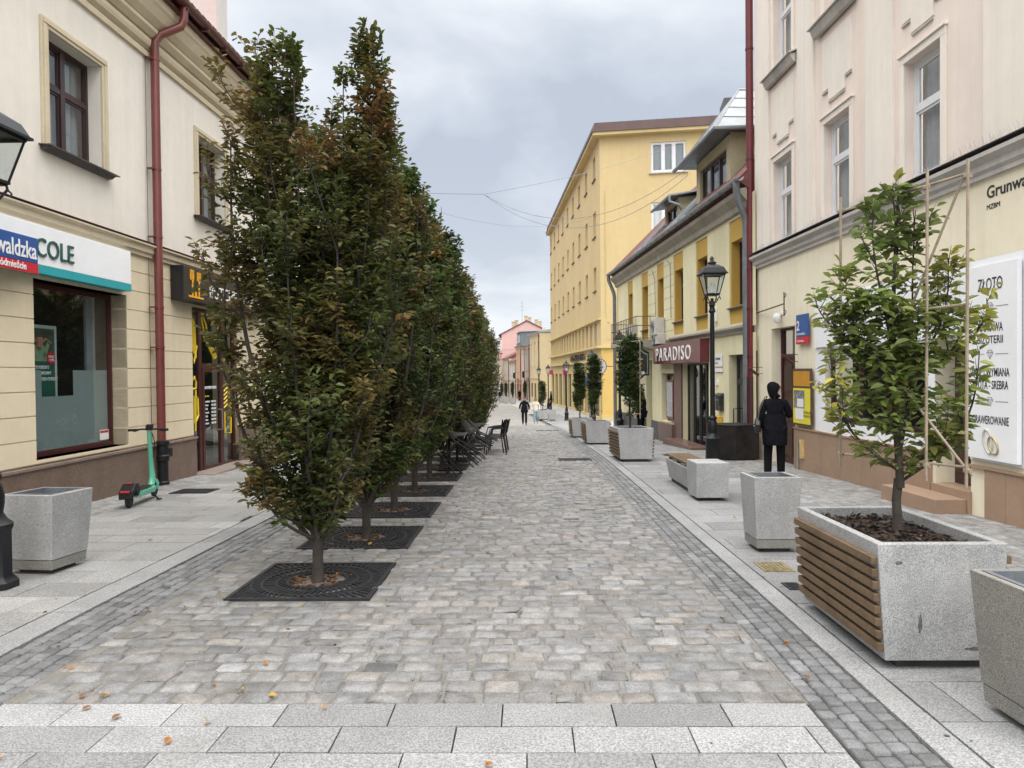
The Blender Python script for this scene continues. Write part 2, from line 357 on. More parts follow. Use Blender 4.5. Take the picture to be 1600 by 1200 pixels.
# kerb bands, then slabs, then a strip of small pavers along the houses
def kerb(name, x0, x1, y0, y1, l=.8):
    S = []; y = y0
    while y < y1: S.append((x0 + .003, x1 - .003, y + .003, min(y + l, y1) - .003)); y += l
    t = np.clip(rng.normal(.27, .026, len(S)), .1, .6)[:, None] * np.array([.985, 1, 1.01]); stones(name, S, t, m_slab, relief=.001, top=.001, edge=.03, jit=.0004, hv=.0006, smooth=False)
kerb('kerb_band_right', 1.835, 2.0, 1.2, 60); kerb('kerb_band_left', -3.56, -3.31, 1.2, 34)
slab_rows('pavement_right', 2.012, 4.0, 1.2, 60, .46, .84, .255, .003, .03, wv=.12)
slab_rows('pavement_left', -5.75, -3.572, 3.2, 34, .40, .78, .27, .003, .028, tint=(1.0, 1, .985), wv=.12)
def small_pavers(name, x0, x1, y0, y1, w=.1, tone=.26):
    S = []; x = x0
    while x < x1 - .02:
        y = y0 - rng.random() * .1
        while y < y1:
            l = float(rng.normal(.19, .01)); S.append((x + .003, min(x + w, x1) - .003, y + .003, y + l - .003)); y += l
        x += w
    t = np.clip(rng.normal(tone, .03, len(S)), .08, .5)[:, None] * np.array([1, .99, .97])
    stones(name, S, t, m_sett, relief=.002, top=-.001, edge=.12, jit=.001, hv=.0012, corner=.02)
small_pavers('paver_strip_right', 4.005, 5.75, 2, 40); small_pavers('paver_strip_left', -6.75, -5.755, 6, 30, tone=.27)
strip('pavement_bed', -8.0, -3.30, 1.0, 60, -.03, m_joint, .5); strip('pavement_bed_right', 1.83, 8.5, 1.0, 60, -.03, m_joint, .5)
m_farpave = brick_mat('far_paving', (.36, .36, .35), (.31, .31, .30), (.16, .16, .15), .8, .46, .008)
strip('far_pavement', 1.46, 14, 60, 420, .0, m_farpave, 2.0); strip('far_pavement_left', -14, -3.3, 34, 420, .0, m_farpave, 2.0)
strip('side_yard', 4.0, 30, 40, 60, -.008, m_farpave, 1.0)

# ------------------------------------------------------------------ facade frame
class Fac:
    """vertical facade: u runs along the street, d is the distance out of the wall, z up"""
    def __init__(s, a, b, out):
        s.a = Vector((a[0], a[1], 0)); e = Vector((b[0]-a[0], b[1]-a[1], 0)); s.len = e.length; s.e = e.normalized()
        s.n = Vector((s.e.y, -s.e.x, 0)) * out      # out=+1: normal to the right of the direction of travel
        s.ori = 1 if out > 0 else -1
    def __call__(s, u, d, z): p = s.a + s.e * u + s.n * d; return (p.x, p.y, z)
def wall(mb, u0, u1, z0, z1, ops=(), d=0.0, rev=.2, m=None, mr=None):
    us = sorted({u0, u1} | {x for o in ops for x in (o[0], o[1]) if u0 < x < u1}); zs = sorted({z0, z1} | {x for o in ops for x in (o[2], o[3]) if z0 < x < z1})
    for i in range(len(us) - 1):
        for j in range(len(zs) - 1):
            cu, cz = (us[i] + us[i+1]) / 2, (zs[j] + zs[j+1]) / 2
            if any(o[0] < cu < o[1] and o[2] < cz < o[3] for o in ops): continue
            mb.quad((us[i], d, zs[j]), (us[i+1], d, zs[j]), (us[i+1], d, zs[j+1]), (us[i], d, zs[j+1]), m)
    for o in ops:
        a, b, c, e = max(o[0], u0), min(o[1], u1), max(o[2], z0), min(o[3], z1)
        if a >= b or c >= e: continue
        r = o[4] if len(o) > 4 else rev
        k = mr if mr is not None else m
        if o[0] > u0: mb.quad((a, d, c), (a, d - r, c), (a, d - r, e), (a, d, e), k)
        if o[1] < u1: mb.quad((b, d, c), (b, d - r, c), (b, d - r, e), (b, d, e), k)
        if o[3] <= z1: mb.quad((a, d, e), (b, d, e), (b, d - r, e), (a, d - r, e), k)
        if o[2] >= z0: mb.quad((a, d, c), (b, d, c), (b, d - r, c), (a, d - r, c), k)
    return mb
def window(fc, root, u0, u1, z0, z1, d, mframe, nv=2, transom=None, fw_=.055, curtain=None, room=True, glass=None, name='window', open_=False, sub=None):
    """frame ring, mullions and transom; pane and curtain are its own sub-parts"""
    mb = MB(fc); t = .05
    mb.box((u0, d - t, z0), (u0 + fw_, d, z1)); mb.box((u1 - fw_, d - t, z0), (u1, d, z1))
    mb.box((u0 + fw_, d - t, z0), (u1 - fw_, d, z0 + fw_)); mb.box((u0 + fw_, d - t, z1 - fw_), (u1 - fw_, d, z1))
    zi0, zi1 = z0 + fw_, z1 - fw_; cols = np.linspace(u0 + fw_, u1 - fw_, nv + 1)
    zt = transom if transom is not None else None
    for i, c in enumerate(cols[1:-1]): mb.box((c - fw_ * .8, d - t, zi0), (c + fw_ * .8, d + .012, zi1))
    edges = [u0 + fw_] + [x for c in cols[1:-1] for x in (c - fw_ * .8, c + fw_ * .8)] + [u1 - fw_]
    if zt:
        for i in range(0, len(edges), 2): mb.box((edges[i], d - t, zt - fw_ * .6), (edges[i+1], d + .006, zt + fw_ * .6))
    # sash rims
    for i in range(0, len(edges), 2):
        for a, b in (((zi0, zt - fw_ * .6), (zt + fw_ * .6, zi1)) if zt else ((zi0, zi1),)):
            s_ = fw_ * .55; x0, x1 = edges[i], edges[i+1]
            mb.box((x0, d - t, a), (x0 + s_, d - .012, b)); mb.box((x1 - s_, d - t, a), (x1, d - .012, b))
            mb.box((x0 + s_, d - t, a), (x1 - s_, d - .012, a + s_)); mb.box((x0 + s_, d - t, b - s_), (x1 - s_, d - .012, b))
    w = obj(name, mb, mframe, root)
    g = MB(fc).quad((u0 + fw_, d - .03, zi0), (u1 - fw_, d - .03, zi0), (u1 - fw_, d - .03, zi1), (u0 + fw_, d - .03, zi1)); obj('pane', g, glass or m_glass, w)
    if curtain:
        mat, a, b = curtain; mb = MB(fc); n = 18; L_ = (u1 - u0) * b; s0 = u0 + (u1 - u0) * a
        pts = [(s0 + L_ * i / n, d - .13 - .018 * math.sin(i * 1.9), 0) for i in range(n + 1)]
        for i in range(n): mb.quad((pts[i][0], pts[i][1], z0 + .02), (pts[i+1][0], pts[i+1][1], z0 + .02), (pts[i+1][0], pts[i+1][1], z1 - .02), (pts[i][0], pts[i][1], z1 - .02))
        obj('curtain', mb, mat, w)
    if room:
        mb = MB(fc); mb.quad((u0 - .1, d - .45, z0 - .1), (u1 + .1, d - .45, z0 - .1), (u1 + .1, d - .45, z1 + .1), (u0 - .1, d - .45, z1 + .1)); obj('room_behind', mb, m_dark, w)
    return w
def text(body, fc, root, u, z, size, d, mat, align='LEFT', squeeze=1.0, depth=.004, name='lettering', sp=1.0, rev=False, bold=0.0, axis=None, fitw=None, caph=None):
    """lettering as a mesh. fc: facade (reading direction follows the viewer standing in the street)"""
    c = bpy.data.curves.new(name, 'FONT'); c.body = body; c.size = size; c.align_x = align; c.extrude = depth; c.space_character = sp; c.offset = bold
    c.resolution_u = 3
    t = bpy.data.objects.new('tmp_text', c); COL.objects.link(t); dg = bpy.context.evaluated_depsgraph_get()
    me = bpy.data.meshes.new_from_object(t.evaluated_get(dg)); bpy.data.objects.remove(t)
    sgn = -1 if fc.ori < 0 else 1          # on the right-hand side of the street text runs against u
    if axis: sgn = axis
    ox = oy = oz = 0.0; p = root
    while p is not None: ox += p.location.x; oy += p.location.y; oz += p.location.z; p = p.parent
    xs = [v.co.x for v in me.vertices]; ys = [v.co.y for v in me.vertices]
    if fitw: squeeze = fitw / max(1e-6, max(xs) - min(xs))
    ky = caph / max(1e-6, max(ys) - min(ys)) if caph else 1.0
    for v in me.vertices:
        x, y, zz = v.co; y *= ky; q = fc(u + sgn * x * squeeze, d + zz, z + y); v.co = (q[0] - ox, q[1] - oy, q[2] - oz)
    me.materials.clear(); me.materials.append(mat); me.update()
    return link(name, me, root)
def fbox(fc, root, name, u0, u1, d0, d1, z0, z1, mat, bevel=0.0, **k):
    return obj(name, MB(fc).box((u0, d0, z0), (u1, d1, z1)), mat, root, bevel=bevel, **k)
# ------------------------------------------------------------------ LEFT: cream house
FL = Fac((-6.7, 0), (-6.3, 30), 1)
FR = Fac((5.95, 0), (5.1, 20), -1)
FS = Fac((5.2, 16), (4.2, 30), -1)
m_cream = M('cream_render', (.74, .705, .635), .9, .05, .7, .4, 90, stain=(.64, .60, .52), ss=.45, streak=True, sa=.6)
m_cream_lo = M('sand_render', (.69, .60, .43), .9, .05, .9, .3, 130, stain=(.55, .46, .33), ss=.5, streak=True)
m_trim = M('stone_trim', (.55, .48, .345), .85, .08, 2, .2, 120)
m_rust_red = M('red_painted_pipe', (.15, .034, .029), .38, .12, 3, coat=.2)
m_brown_granite = M('brown_granite', (.165, .115, .088), .35, .12, 4, speck=(90, .6, 1.5))
m_tile = M('red_roof_tile', (.13, .042, .034), .6, .3, 6, .3, 20)
m_gutter_dk = M('dark_red_gutter', (.095, .03, .027), .4, .15, 4)
m_win_dk = M('dark_brown_frame', (.035, .016, .016), .4, .15, 5)
m_lead = M('dark_sill_sheet', (.06, .055, .055), .5, .2, 5)
m_blue = M('sign_blue', (.02, .085, .30), .35, .05, 3); m_red = M('sign_red', (.50, .02, .035), .35, .05, 3); m_whitep = M('sign_white', (.78, .78, .78), .4, .03, 3)
m_yel = M('yellow_vinyl', (.72, .53, .02), .5, .05, 3); m_cyan = M('turquoise_strip', (.02, .33, .37), .4, .04, 3)
m_curt = M('net_curtain', (.62, .63, .62), .9, .08, 6); m_curt_g = M('grey_curtain', (.22, .24, .26), .9, .1, 6)
def left_house():
    r = thing('corner_house', 'cream rendered corner house with brown windows, red downpipe and moulded eaves', 'house', (-6.5, 12, -.2))
    W1 = [(9.74 + 4.36 * k, 10.95 + 4.36 * k, 4.87, 6.5) for k in range(-2, 4)]
    shop = (9.38, 11.55, .58, 3.03, .30); door = (13.76, 15.85, -.40, 3.05, .14)
    mb = MB(FL); wall(mb, 0, 26, 3.95, 7.25, W1, rev=.24); obj('upper_wall', mb, m_cream, r)
    # banded ground floor: courses stand 14 mm proud of the joints
    mb = MB(FL); wall(mb, 0, 26, .52, 3.75, [shop, door], d=-.014, rev=.3)
    z = .53; 
    while z < 3.7:
        zt = min(z + .325, 3.745); wall(mb, 0, 26, z + .007, zt - .007, [shop, door], d=0, rev=.014)
        for zz in (z + .007, zt - .007):
            for a, b in ((0, shop[0]), (shop[1], door[0]), (door[1], 26)): mb.quad((a, -.014, zz), (b, -.014, zz), (b, 0, zz), (a, 0, zz))
        z = zt
    obj('banded_wall', mb, m_cream_lo, r)
    mb = MB(FL); mb.box((0, 0, -1.2), (shop[1] + 2.2, .06, .47)); mb.box((door[1], 0, -1.3), (26, .06, .50)); obj('plinth', mb, m_brown_granite, r, bevel=.004)
    mb = MB(FL); mb.box((0, -.28, .47), (13.77, .085, .51)); obj('plinth_cap', mb, M('polished_brown_cap', (.24, .18, .15), .25, .1, 4, speck=(90, .7, 1.3)), r, bevel=.004)
    mb = MB(FL); mb.prof([(0, 3.745), (.05, 3.745), (.05, 3.79), (.09, 3.82), (.09, 3.90), (.14, 3.93), (.14, 3.955), (0, 3.975)], 0, 26)
    obj('string_course', mb, m_trim, r)
    fbox(FL, r, 'string_course_flashing', 0, 26, 0, .15, 3.976, 3.986, m_gutter_dk)
    mb = MB(FL)   # eaves cornice in steps
    for p in ([(0, 7.22), (.05, 7.22), (.05, 7.30), (.03, 7.33), (0, 7.33)], [(0, 7.33), (.09, 7.40), (.11, 7.46), (.11, 7.52), (0, 7.52)],
              [(0, 7.52), (.12, 7.56), (.2, 7.64), (.2, 7.70), (.16, 7.72), (0, 7.72)], [(0, 7.72), (.18, 7.74), (.27, 7.84), (.33, 7.98), (.36, 8.02), (.36, 8.16), (0, 8.16)]):
        mb.prof(p, 0, 26)
    obj('eaves_cornice', mb, m_trim, r)
    mb = MB(FL); mb.box((0, 0, 8.162), (26, .44, 8.20)); obj('soffit', mb, m_gutter_dk, r)
    mb = MB(FL); n = 8; pr = [(.52 + .1 * math.cos(math.pi + math.pi * k / n), 8.34 + .1 * math.sin(math.pi + math.pi * k / n)) for k in range(n + 1)]
    pr += [(a * .93 + .52 * .07, b * .97 + 8.34 * .03 + .004) for a, b in pr[::-1]]; mb.prof(pr, 0, 26)
    u = .6
    while u < 26: mb.box((u, .42, 8.2), (u + .03, .6, 8.235)); u += .8
    obj('gutter', mb, m_gutter_dk, r)
    mb = MB(FL); slope_ = .62
    mb.prof([(.5, 8.36), (.5, 8.39), (-6.2, 8.39 + 6.7 * slope_), (-12.5, 8.39), (-12.5, 8.2), (0, 8.2)], 0, 26)
    rf = obj('roof', mb, m_tile, r)
    mb = MB(FL); u = 0.0
    while u < 26:
        mb.prism([(u, 0), (u + .1, 0), (u + .1, .001)], 0, .001) if False else None
        for k in range(1): mb.tube([(u + .11, .52, 8.41), (u + .11, -6.2, 8.41 + 6.7 * slope_)], .052, 6)
        u += .22
    obj('roll_tiles', mb, m_tile, rf, smooth=True)
    mb = MB(FL); u = 12.8
    while u < 25: mb.box((u, .1, 8.72), (u + .05, .14, 8.90)); mb.tube([(u, .13, 8.88), (u + .9, .13, 8.88)], .014, 5); mb.tube([(u, .13, 8.80), (u + .9, .13, 8.80)], .014, 5); u += .9
    obj('snow_guard', mb, m_black, rf)
    for k in range(4):
        u = 15.5 + 3.1 * k; fbox(FL, rf, 'chimney', u, u + .7, -2.2, -1.5, 8.5, 10.7, m_cream); 
    for k, (a, b, c, e) in enumerate(W1):
        w = window(FL, r, a, b, c, e, -.20, m_win_dk, 2, 5.85, .06, (m_curt_g, .35, .6))
        mb = MB(FL); t = .145
        for (x0, x1, z0, z1, dd) in ((a - t, a, c, e, .035), (b, b + t, c, e, .035), (a - t, b + t, e, e + t, .037)): mb.box((x0, 0, z0), (x1, dd, z1))
        for (x0, x1, z0, z1, dd) in ((a - t + .03, a - .05, c, e + .04, .055), (b + .05, b + t - .03, c, e + .04, .055), (a - t + .03, b + t - .03, e + .05, e + t - .03, .057)): mb.box((x0, .03, z0), (x1, dd, z1))
        s = obj('window_surround', mb, m_trim, r, bevel=.006)
        mb = MB(FL); mb.prof([(0, 4.80), (.06, 4.80), (.13, 4.85), (0, 4.86)], a - t - .02, b + t + .02); mb.prof([(-.2, 4.872), (-.2, 4.888), (.17, 4.862), (.17, 4.846)], a - t - .06, b + t + .06, 0)
        obj('window_sill', mb, m_lead, r)
    # shop window
    w = window(FL, r, shop[0], shop[1], .58, 3.03, -.26, m_maroon, 1, None, .05, None, False, m_glass, 'shop_window')
    m_frost = M('frosted_film', (.20, .25, .25), .5, .06, 1.5)
    mb = MB(FL); wall(mb, shop[0] + .06, shop[1] - .06, .64, 1.8, [(9.93, 10.62, 1.42, 1.8)], d=-.305, rev=0.001); obj('frosted_film', mb, m_frost, w)
    mb = MB(FL); mb.box((9.2, -2.3, .3), (11.8, -2.25, 3.2)); mb.box((9.0, -2.3, .35), (12, -.5, .4)); mb.box((11.9, -2.3, .3), (11.95, -.4, 3.2)); mb.box((8.95, -2.3, .3), (9, -.4, 3.2)); mb.box((9, -2.3, 3.1), (11.9, -.4, 3.14)); obj('shop_interior', mb, M('shop_interior', (.085, .088, .085), .8, .3, 2), w)
    mb = MB(FL); mb.box((11.2, -.5, .7), (11.42, -.46, 3.0)); obj('roller_blind', mb, m_curt_g, w)
    # entrance of the burger bar
    mb = MB(FL); d0, d1 = -.14, -.07; z0, z1 = gz(15) - .02, 3.05
    for a, b in ((13.76, 13.82), (14.17, 14.29), (15.17, 15.26), (15.78, 15.85)): mb.box((a, d0, z0), (b, d1, z1))
    mb.box((13.82, d0, 2.99), (15.78, d1, 3.05)); mb.box((14.29, d0, 1.86), (15.17, d1 + .004, 1.95)); mb.box((13.82, d0, z0), (14.17, d1, z0 + .09)); mb.box((15.26, d0, z0), (15.78, d1, z0 + .09))
    sf = obj('shopfront_frame', mb, m_maroon, r)
    g = MB(FL); g.quad((13.82, -.10, z0), (14.17, -.10, z0), (14.17, -.10, 3), (13.82, -.10, 3)); g.quad((14.29, -.10, 1.95), (15.17, -.10, 1.95), (15.17, -.10, 3), (14.29, -.10, 3)); g.quad((15.26, -.10, z0), (15.78, -.10, z0), (15.78, -.10, 3), (15.26, -.10, 3))
    obj('pane', g, m_glass_dk, sf); fbox(FL, sf, 'room_behind', 13.7, 15.9, -.9, -.6, -.4, 3.1, m_dark)
    dr = MB(FL)
    for a, b, c, e in ((14.29, 14.37, z0 + .01, 1.86), (15.09, 15.17, z0 + .01, 1.86), (14.37, 15.09, z0 + .01, z0 + .12), (14.37, 15.09, 1.77, 1.86)): dr.box((a, -.12, c), (b, -.055, e))
    dro = obj('door', dr, m_maroon, r); obj('pane', MB(FL).quad((14.37, -.09, z0), (15.09, -.09, z0), (15.09, -.09, 1.77), (14.37, -.09, 1.77)), m_glass_dk, dro)
    mb = MB(FL); mb.tube([(14.98, -.06, .55), (14.98, .03, .55), (14.98, .03, .98), (14.98, -.06, .98)], .014, 6); obj('handle', mb, m_steel, dro, smooth=True)
    for b_, z_, s_ in (('BUTCHER HOUSE', 1.42, .085), ('Zapraszamy', 1.26, .05)): text(b_, FL, dro, 14.42, z_, s_, -.084, m_whitep if s_ > .06 else m_yel, squeeze=.8)
    for k, dn in enumerate(('Poniedziałek', 'Wtorek', 'Środa', 'Czwartek', 'Piątek', 'Sobota', 'Niedziela')):
        text(dn, FL, dro, 14.45, 1.14 - .075 * k, .055, -.084, m_whitep, squeeze=.7); text('12:00 - 22:00', FL, dro, 14.72, 1.14 - .075 * k, .055, -.084, m_whitep, squeeze=.7)
    # yellow drawings on the glass
    def doodle(pts, rr=.012, dd=-.094): return MB(FL).tube([(u, dd, z) for u, z in pts], rr, 4)
    rd = random.Random(4); mb = MB(FL)
    def line(pts, rr=.013): mb.tube([(u, -.094, z) for u, z in pts], rr, 4)
    line([(13.84, 1.58), (13.9, 1.66), (13.97, 1.62), (14.02, 1.68), (14.08, 1.58), (14.07, 1.45), (13.84, 1.42)], .02); line([(13.86, 1.42), (13.86, .62), (14.03, .60), (14.06, 1.42)], .02)
    line([(14.06, 1.3), (14.14, 1.25), (14.15, .9), (14.04, .78)], .022); line([(13.93, 1.3), (13.93, .75)], .012); line([(13.99, 1.3), (13.99, .75)], .012)
    for k in range(5): line([(13.84 + k*.05, 2.95 - k*.04), (13.83 + .06*k, 2.6), (13.9 + .05*k, 2.25 - .05*k)], .016)
    line([(13.84, 2.2), (14.0, 1.95), (14.14, 2.3)], .02); line([(14.33, 2.9), (14.45, 2.62), (14.6, 2.5), (14.55, 2.75), (14.42, 2.9)], .02)
    line([(14.45, 2.5), (14.9, 2.05), (15.0, 2.1), (14.62, 2.6)], .018); line([(14.55, 2.42), (14.93, 2.1)], .03)
    for k in range(5): line([(15.33, 1.35 - .09*k), (15.5, 1.43 - .09*k), (15.72, 1.33 - .09*k)], .018)
    line([(15.36, .9), (15.36, .45), (15.66, .42), (15.68, .88)], .02)
    for k in range(8): x = 14.7 + rd.random() * .4; zz = 2.2 + rd.random() * .6; line([(x, zz), (x + .1, zz + .12), (x + .2, zz + .02)], .014)
    obj('window_drawing', mb, m_yel, sf)
    fbox(FL, r, 'door_step', 13.7, 15.95, -.14, .42, -1, gz(15) + .05, M('pinkish_step_stone', (.27, .22, .19), .7, .1, 3, speck=(90, .7, 1.2)), bevel=.008)
    # red downpipe
    mb = MB(FL); pu = 12.32; mb.tube([(pu + .32, .5, 8.3), (pu + .32, .5, 8.05), (pu + .28, .46, 7.9), (pu + .06, .2, 7.66), (pu, .13, 7.5), (pu, .13, 4), (pu, .13, .52)], .072, 14)
    dp = obj('downpipe', mb, m_rust_red, r, smooth=True)
    for zz in (7.2, 5.3, 4.12, 2.9, 2.2): mb = MB(FL); mb.tube([(pu, .13, zz - .02), (pu, .13, zz + .02)], .08, 14); mb.box((pu - .12, .02, zz - .012), (pu - .06, .14, zz + .012)); obj('pipe_clamp', mb, m_rust_red, dp, smooth=True)
    mb = MB(FL); prof = [(.1, -.5), (.1, -.16), (.085, -.14), (.085, .2), (.105, .22), (.105, .3), (.09, .32), (.09, .48), (.11, .5), (.11, .56), (.075, .57)]
    for i in range(len(prof) - 1): mb.tube([(pu, .15, prof[i][1]), (pu, .15, prof[i+1][1] + 1e-4)], [prof[i][0], prof[i+1][0]], 14)
    mb.box((pu + .08, .12, .27), (pu + .2, .22, .42)); obj('cast_iron_shoe', mb, m_black, dp, smooth=True)
    mb = MB(FL); mb.tube([(pu - .13, .03, .5), (pu - .13, .03, 7.4), (pu + .05, .2, 7.9), (pu + .2, .45, 8.3)], .005, 4); obj('lightning_wire', mb, m_black, r)
    fbox(FL, w, 'small_sticker', 11.22, 11.46, -.286, -.284, .68, .84, m_whitep); fbox(FL, w, 'sticker_stripe', 11.23, 11.45, -.284, -.283, .79, .83, m_red)
left_house()
def left_signs():
    r = thing('shop_sign', 'long white fascia sign with dark green letters COLE and turquoise lower strip', 'shop sign', FL(9.9, .1, 3.1))
    fbox(FL, r, 'sign_box', 5.5, 11.42, .01, .16, 3.19, 3.72, m_white, bevel=.006); fbox(FL, r, 'turquoise_strip', 5.5, 11.42, .01, .162, 3.075, 3.188, m_cyan)
    text('COLE', FL, r, 9.20, 3.30, .36, .168, M('dark_green_letters', (.02, .085, .07), .5, 0), fitw=.76, caph=.25, depth=.012)
    r = thing('street_name_sign', 'blue and red street name sign Grunwaldzka in front of the white fascia sign', 'street sign', FL(8.6, .3, 3.0))
    fbox(FL, r, 'blue_plate', 7.75, 9.08, .26, .29, 3.16, 3.49, m_blue, bevel=.008); fbox(FL, r, 'red_plate', 7.75, 9.08, .26, .292, 3.03, 3.158, m_red)
    fbox(FL, r, 'bracket', 8.2, 8.3, .16, .26, 3.2, 3.3, m_black)
    text('Grunwaldzka', FL, r, 9.05, 3.215, .30, .295, m_whitep, 'RIGHT', .72, .002, bold=.004); text('Śródmieście', FL, r, 8.86, 3.06, .125, .296, m_whitep, 'RIGHT', .85, .002, bold=.002)
    r = thing('poster_frame', 'green framed poster of a person with raised arms inside shop window', 'poster', FL(10, -.5, 1.4))
    fbox(FL, r, 'frame', 9.74, 10.52, -.52, -.48, 1.34, 2.46, M('silver_frame', (.42, .47, .45), .4, .05)); fbox(FL, r, 'green_print', 9.79, 10.47, -.48, -.478, 1.39, 2.41, M('poster_green', (.01, .085, .062), .5, .05))
    fbox(FL, r, 'photo_print', 9.82, 10.44, -.478, -.476, 1.92, 2.38, M('photo_backdrop', (.045, .055, .035), .6, .5, 8))
    sk = M('print_skin', (.34, .18, .12), .6, .1, 9); mb = MB(FL)
    mb.tube([(10.13, -.474, 2.13), (10.13, -.474, 2.28)], [.045, .05], 10); mb.tube([(9.9, -.474, 2.2), (10.0, -.474, 2.26), (10.1, -.474, 2.2)], .022, 6); mb.tube([(10.16, -.474, 2.2), (10.27, -.474, 2.26), (10.37, -.474, 2.2)], .022, 6)
    for i, v in enumerate(mb.v): pass
    obj('printed_figure', mb, sk, r); mb = MB(FL); mb.add([(9.95, -.4745, 1.93), (10.32, -.4745, 1.93), (10.25, -.4745, 2.16), (10.01, -.4745, 2.16)], [(0,1,2,3)]); mb.add([(9.87, -.4745, 2.2), (9.93, -.4745, 2.22), (10.06, -.4745, 2.0), (10.0, -.4745, 1.95)], [(0,1,2,3)]); mb.add([(10.37, -.4745, 2.2), (10.31, -.4745, 2.22), (10.2, -.4745, 2.0), (10.26, -.4745, 1.95)], [(0,1,2,3)])
    obj('printed_shirt', mb, M('print_shirt', (.16, .27, .16), .6, .15, 9), r)
    for k, s_ in enumerate(('LEKKI KREDYT', 'GOTÓWKOWY', 'JEŚLI TYLKO CHCESZ')): text(s_, FL, r, 9.95, 1.82 - .085 * k, .07, -.474, m_whitep, squeeze=.85)
    mb = MB(FL); mb.tube([(10.38, -.477, 1.98), (10.38, -.47, 1.98)], .09, 18); obj('red_badge', mb, m_red, r); text('RRSO\n7,99%', FL, r, 10.38, 1.985, .05, -.468, m_whitep, 'CENTER')
    r = thing('restaurant_sign', 'black box sign with yellow spatula and fork above glass entrance', 'shop sign', FL(14, .1, 3.1))
    fbox(FL, r, 'sign_box', 12.95, 17.2, .01, .26, 3.10, 3.74, M('black_sign_box', (.012, .012, .014), .4, .1, 4), bevel=.01)
    mb = MB(FL); D0, D1 = .262, .272; y0 = 3.17; u0 = 13.20
    mb.box((u0 - .08, D0, y0), (u0 + .5, D1, y0 + .035))
    for uu in (u0 + .06, u0 + .32): mb.box((uu - .014, D0, y0 + .035), (uu + .03, D1, y0 + .26)); mb.add([(uu - .05, D1, y0 + .34), (uu + .008, D1, y0 + .24), (uu + .066, D1, y0 + .34)], [(0, 1, 2)])
    for k in range(3): mb.box((u0 - .02 + k * .058, D0, y0 + .34), (u0 + .012 + k * .058, D1, y0 + .50)); 
    mb.box((u0 - .02, D0, y0 + .49), (u0 + .13, D1, y0 + .52)); mb.box((u0 - .02, D0, y0 + .33), (u0 + .13, D1, y0 + .35))
    for k in range(4): mb.box((u0 + .25 + k * .045, D0, y0 + .35), (u0 + .27 + k * .045, D1, y0 + .50))
    mb.box((u0 + .25, D0, y0 + .33), (u0 + .405, D1, y0 + .355)); mb.box((u0 + .16, D0, y0 + .035), (u0 + .23, D1, y0 + .12))
    obj('spatula_and_fork', mb, M('orange_letters', (.80, .38, .01), .5, 0), r); text('BUTCHER HOUSE', FL, r, 13.95, 3.24, .36, .263, m_whitep, squeeze=.95, depth=.01)
left_signs()
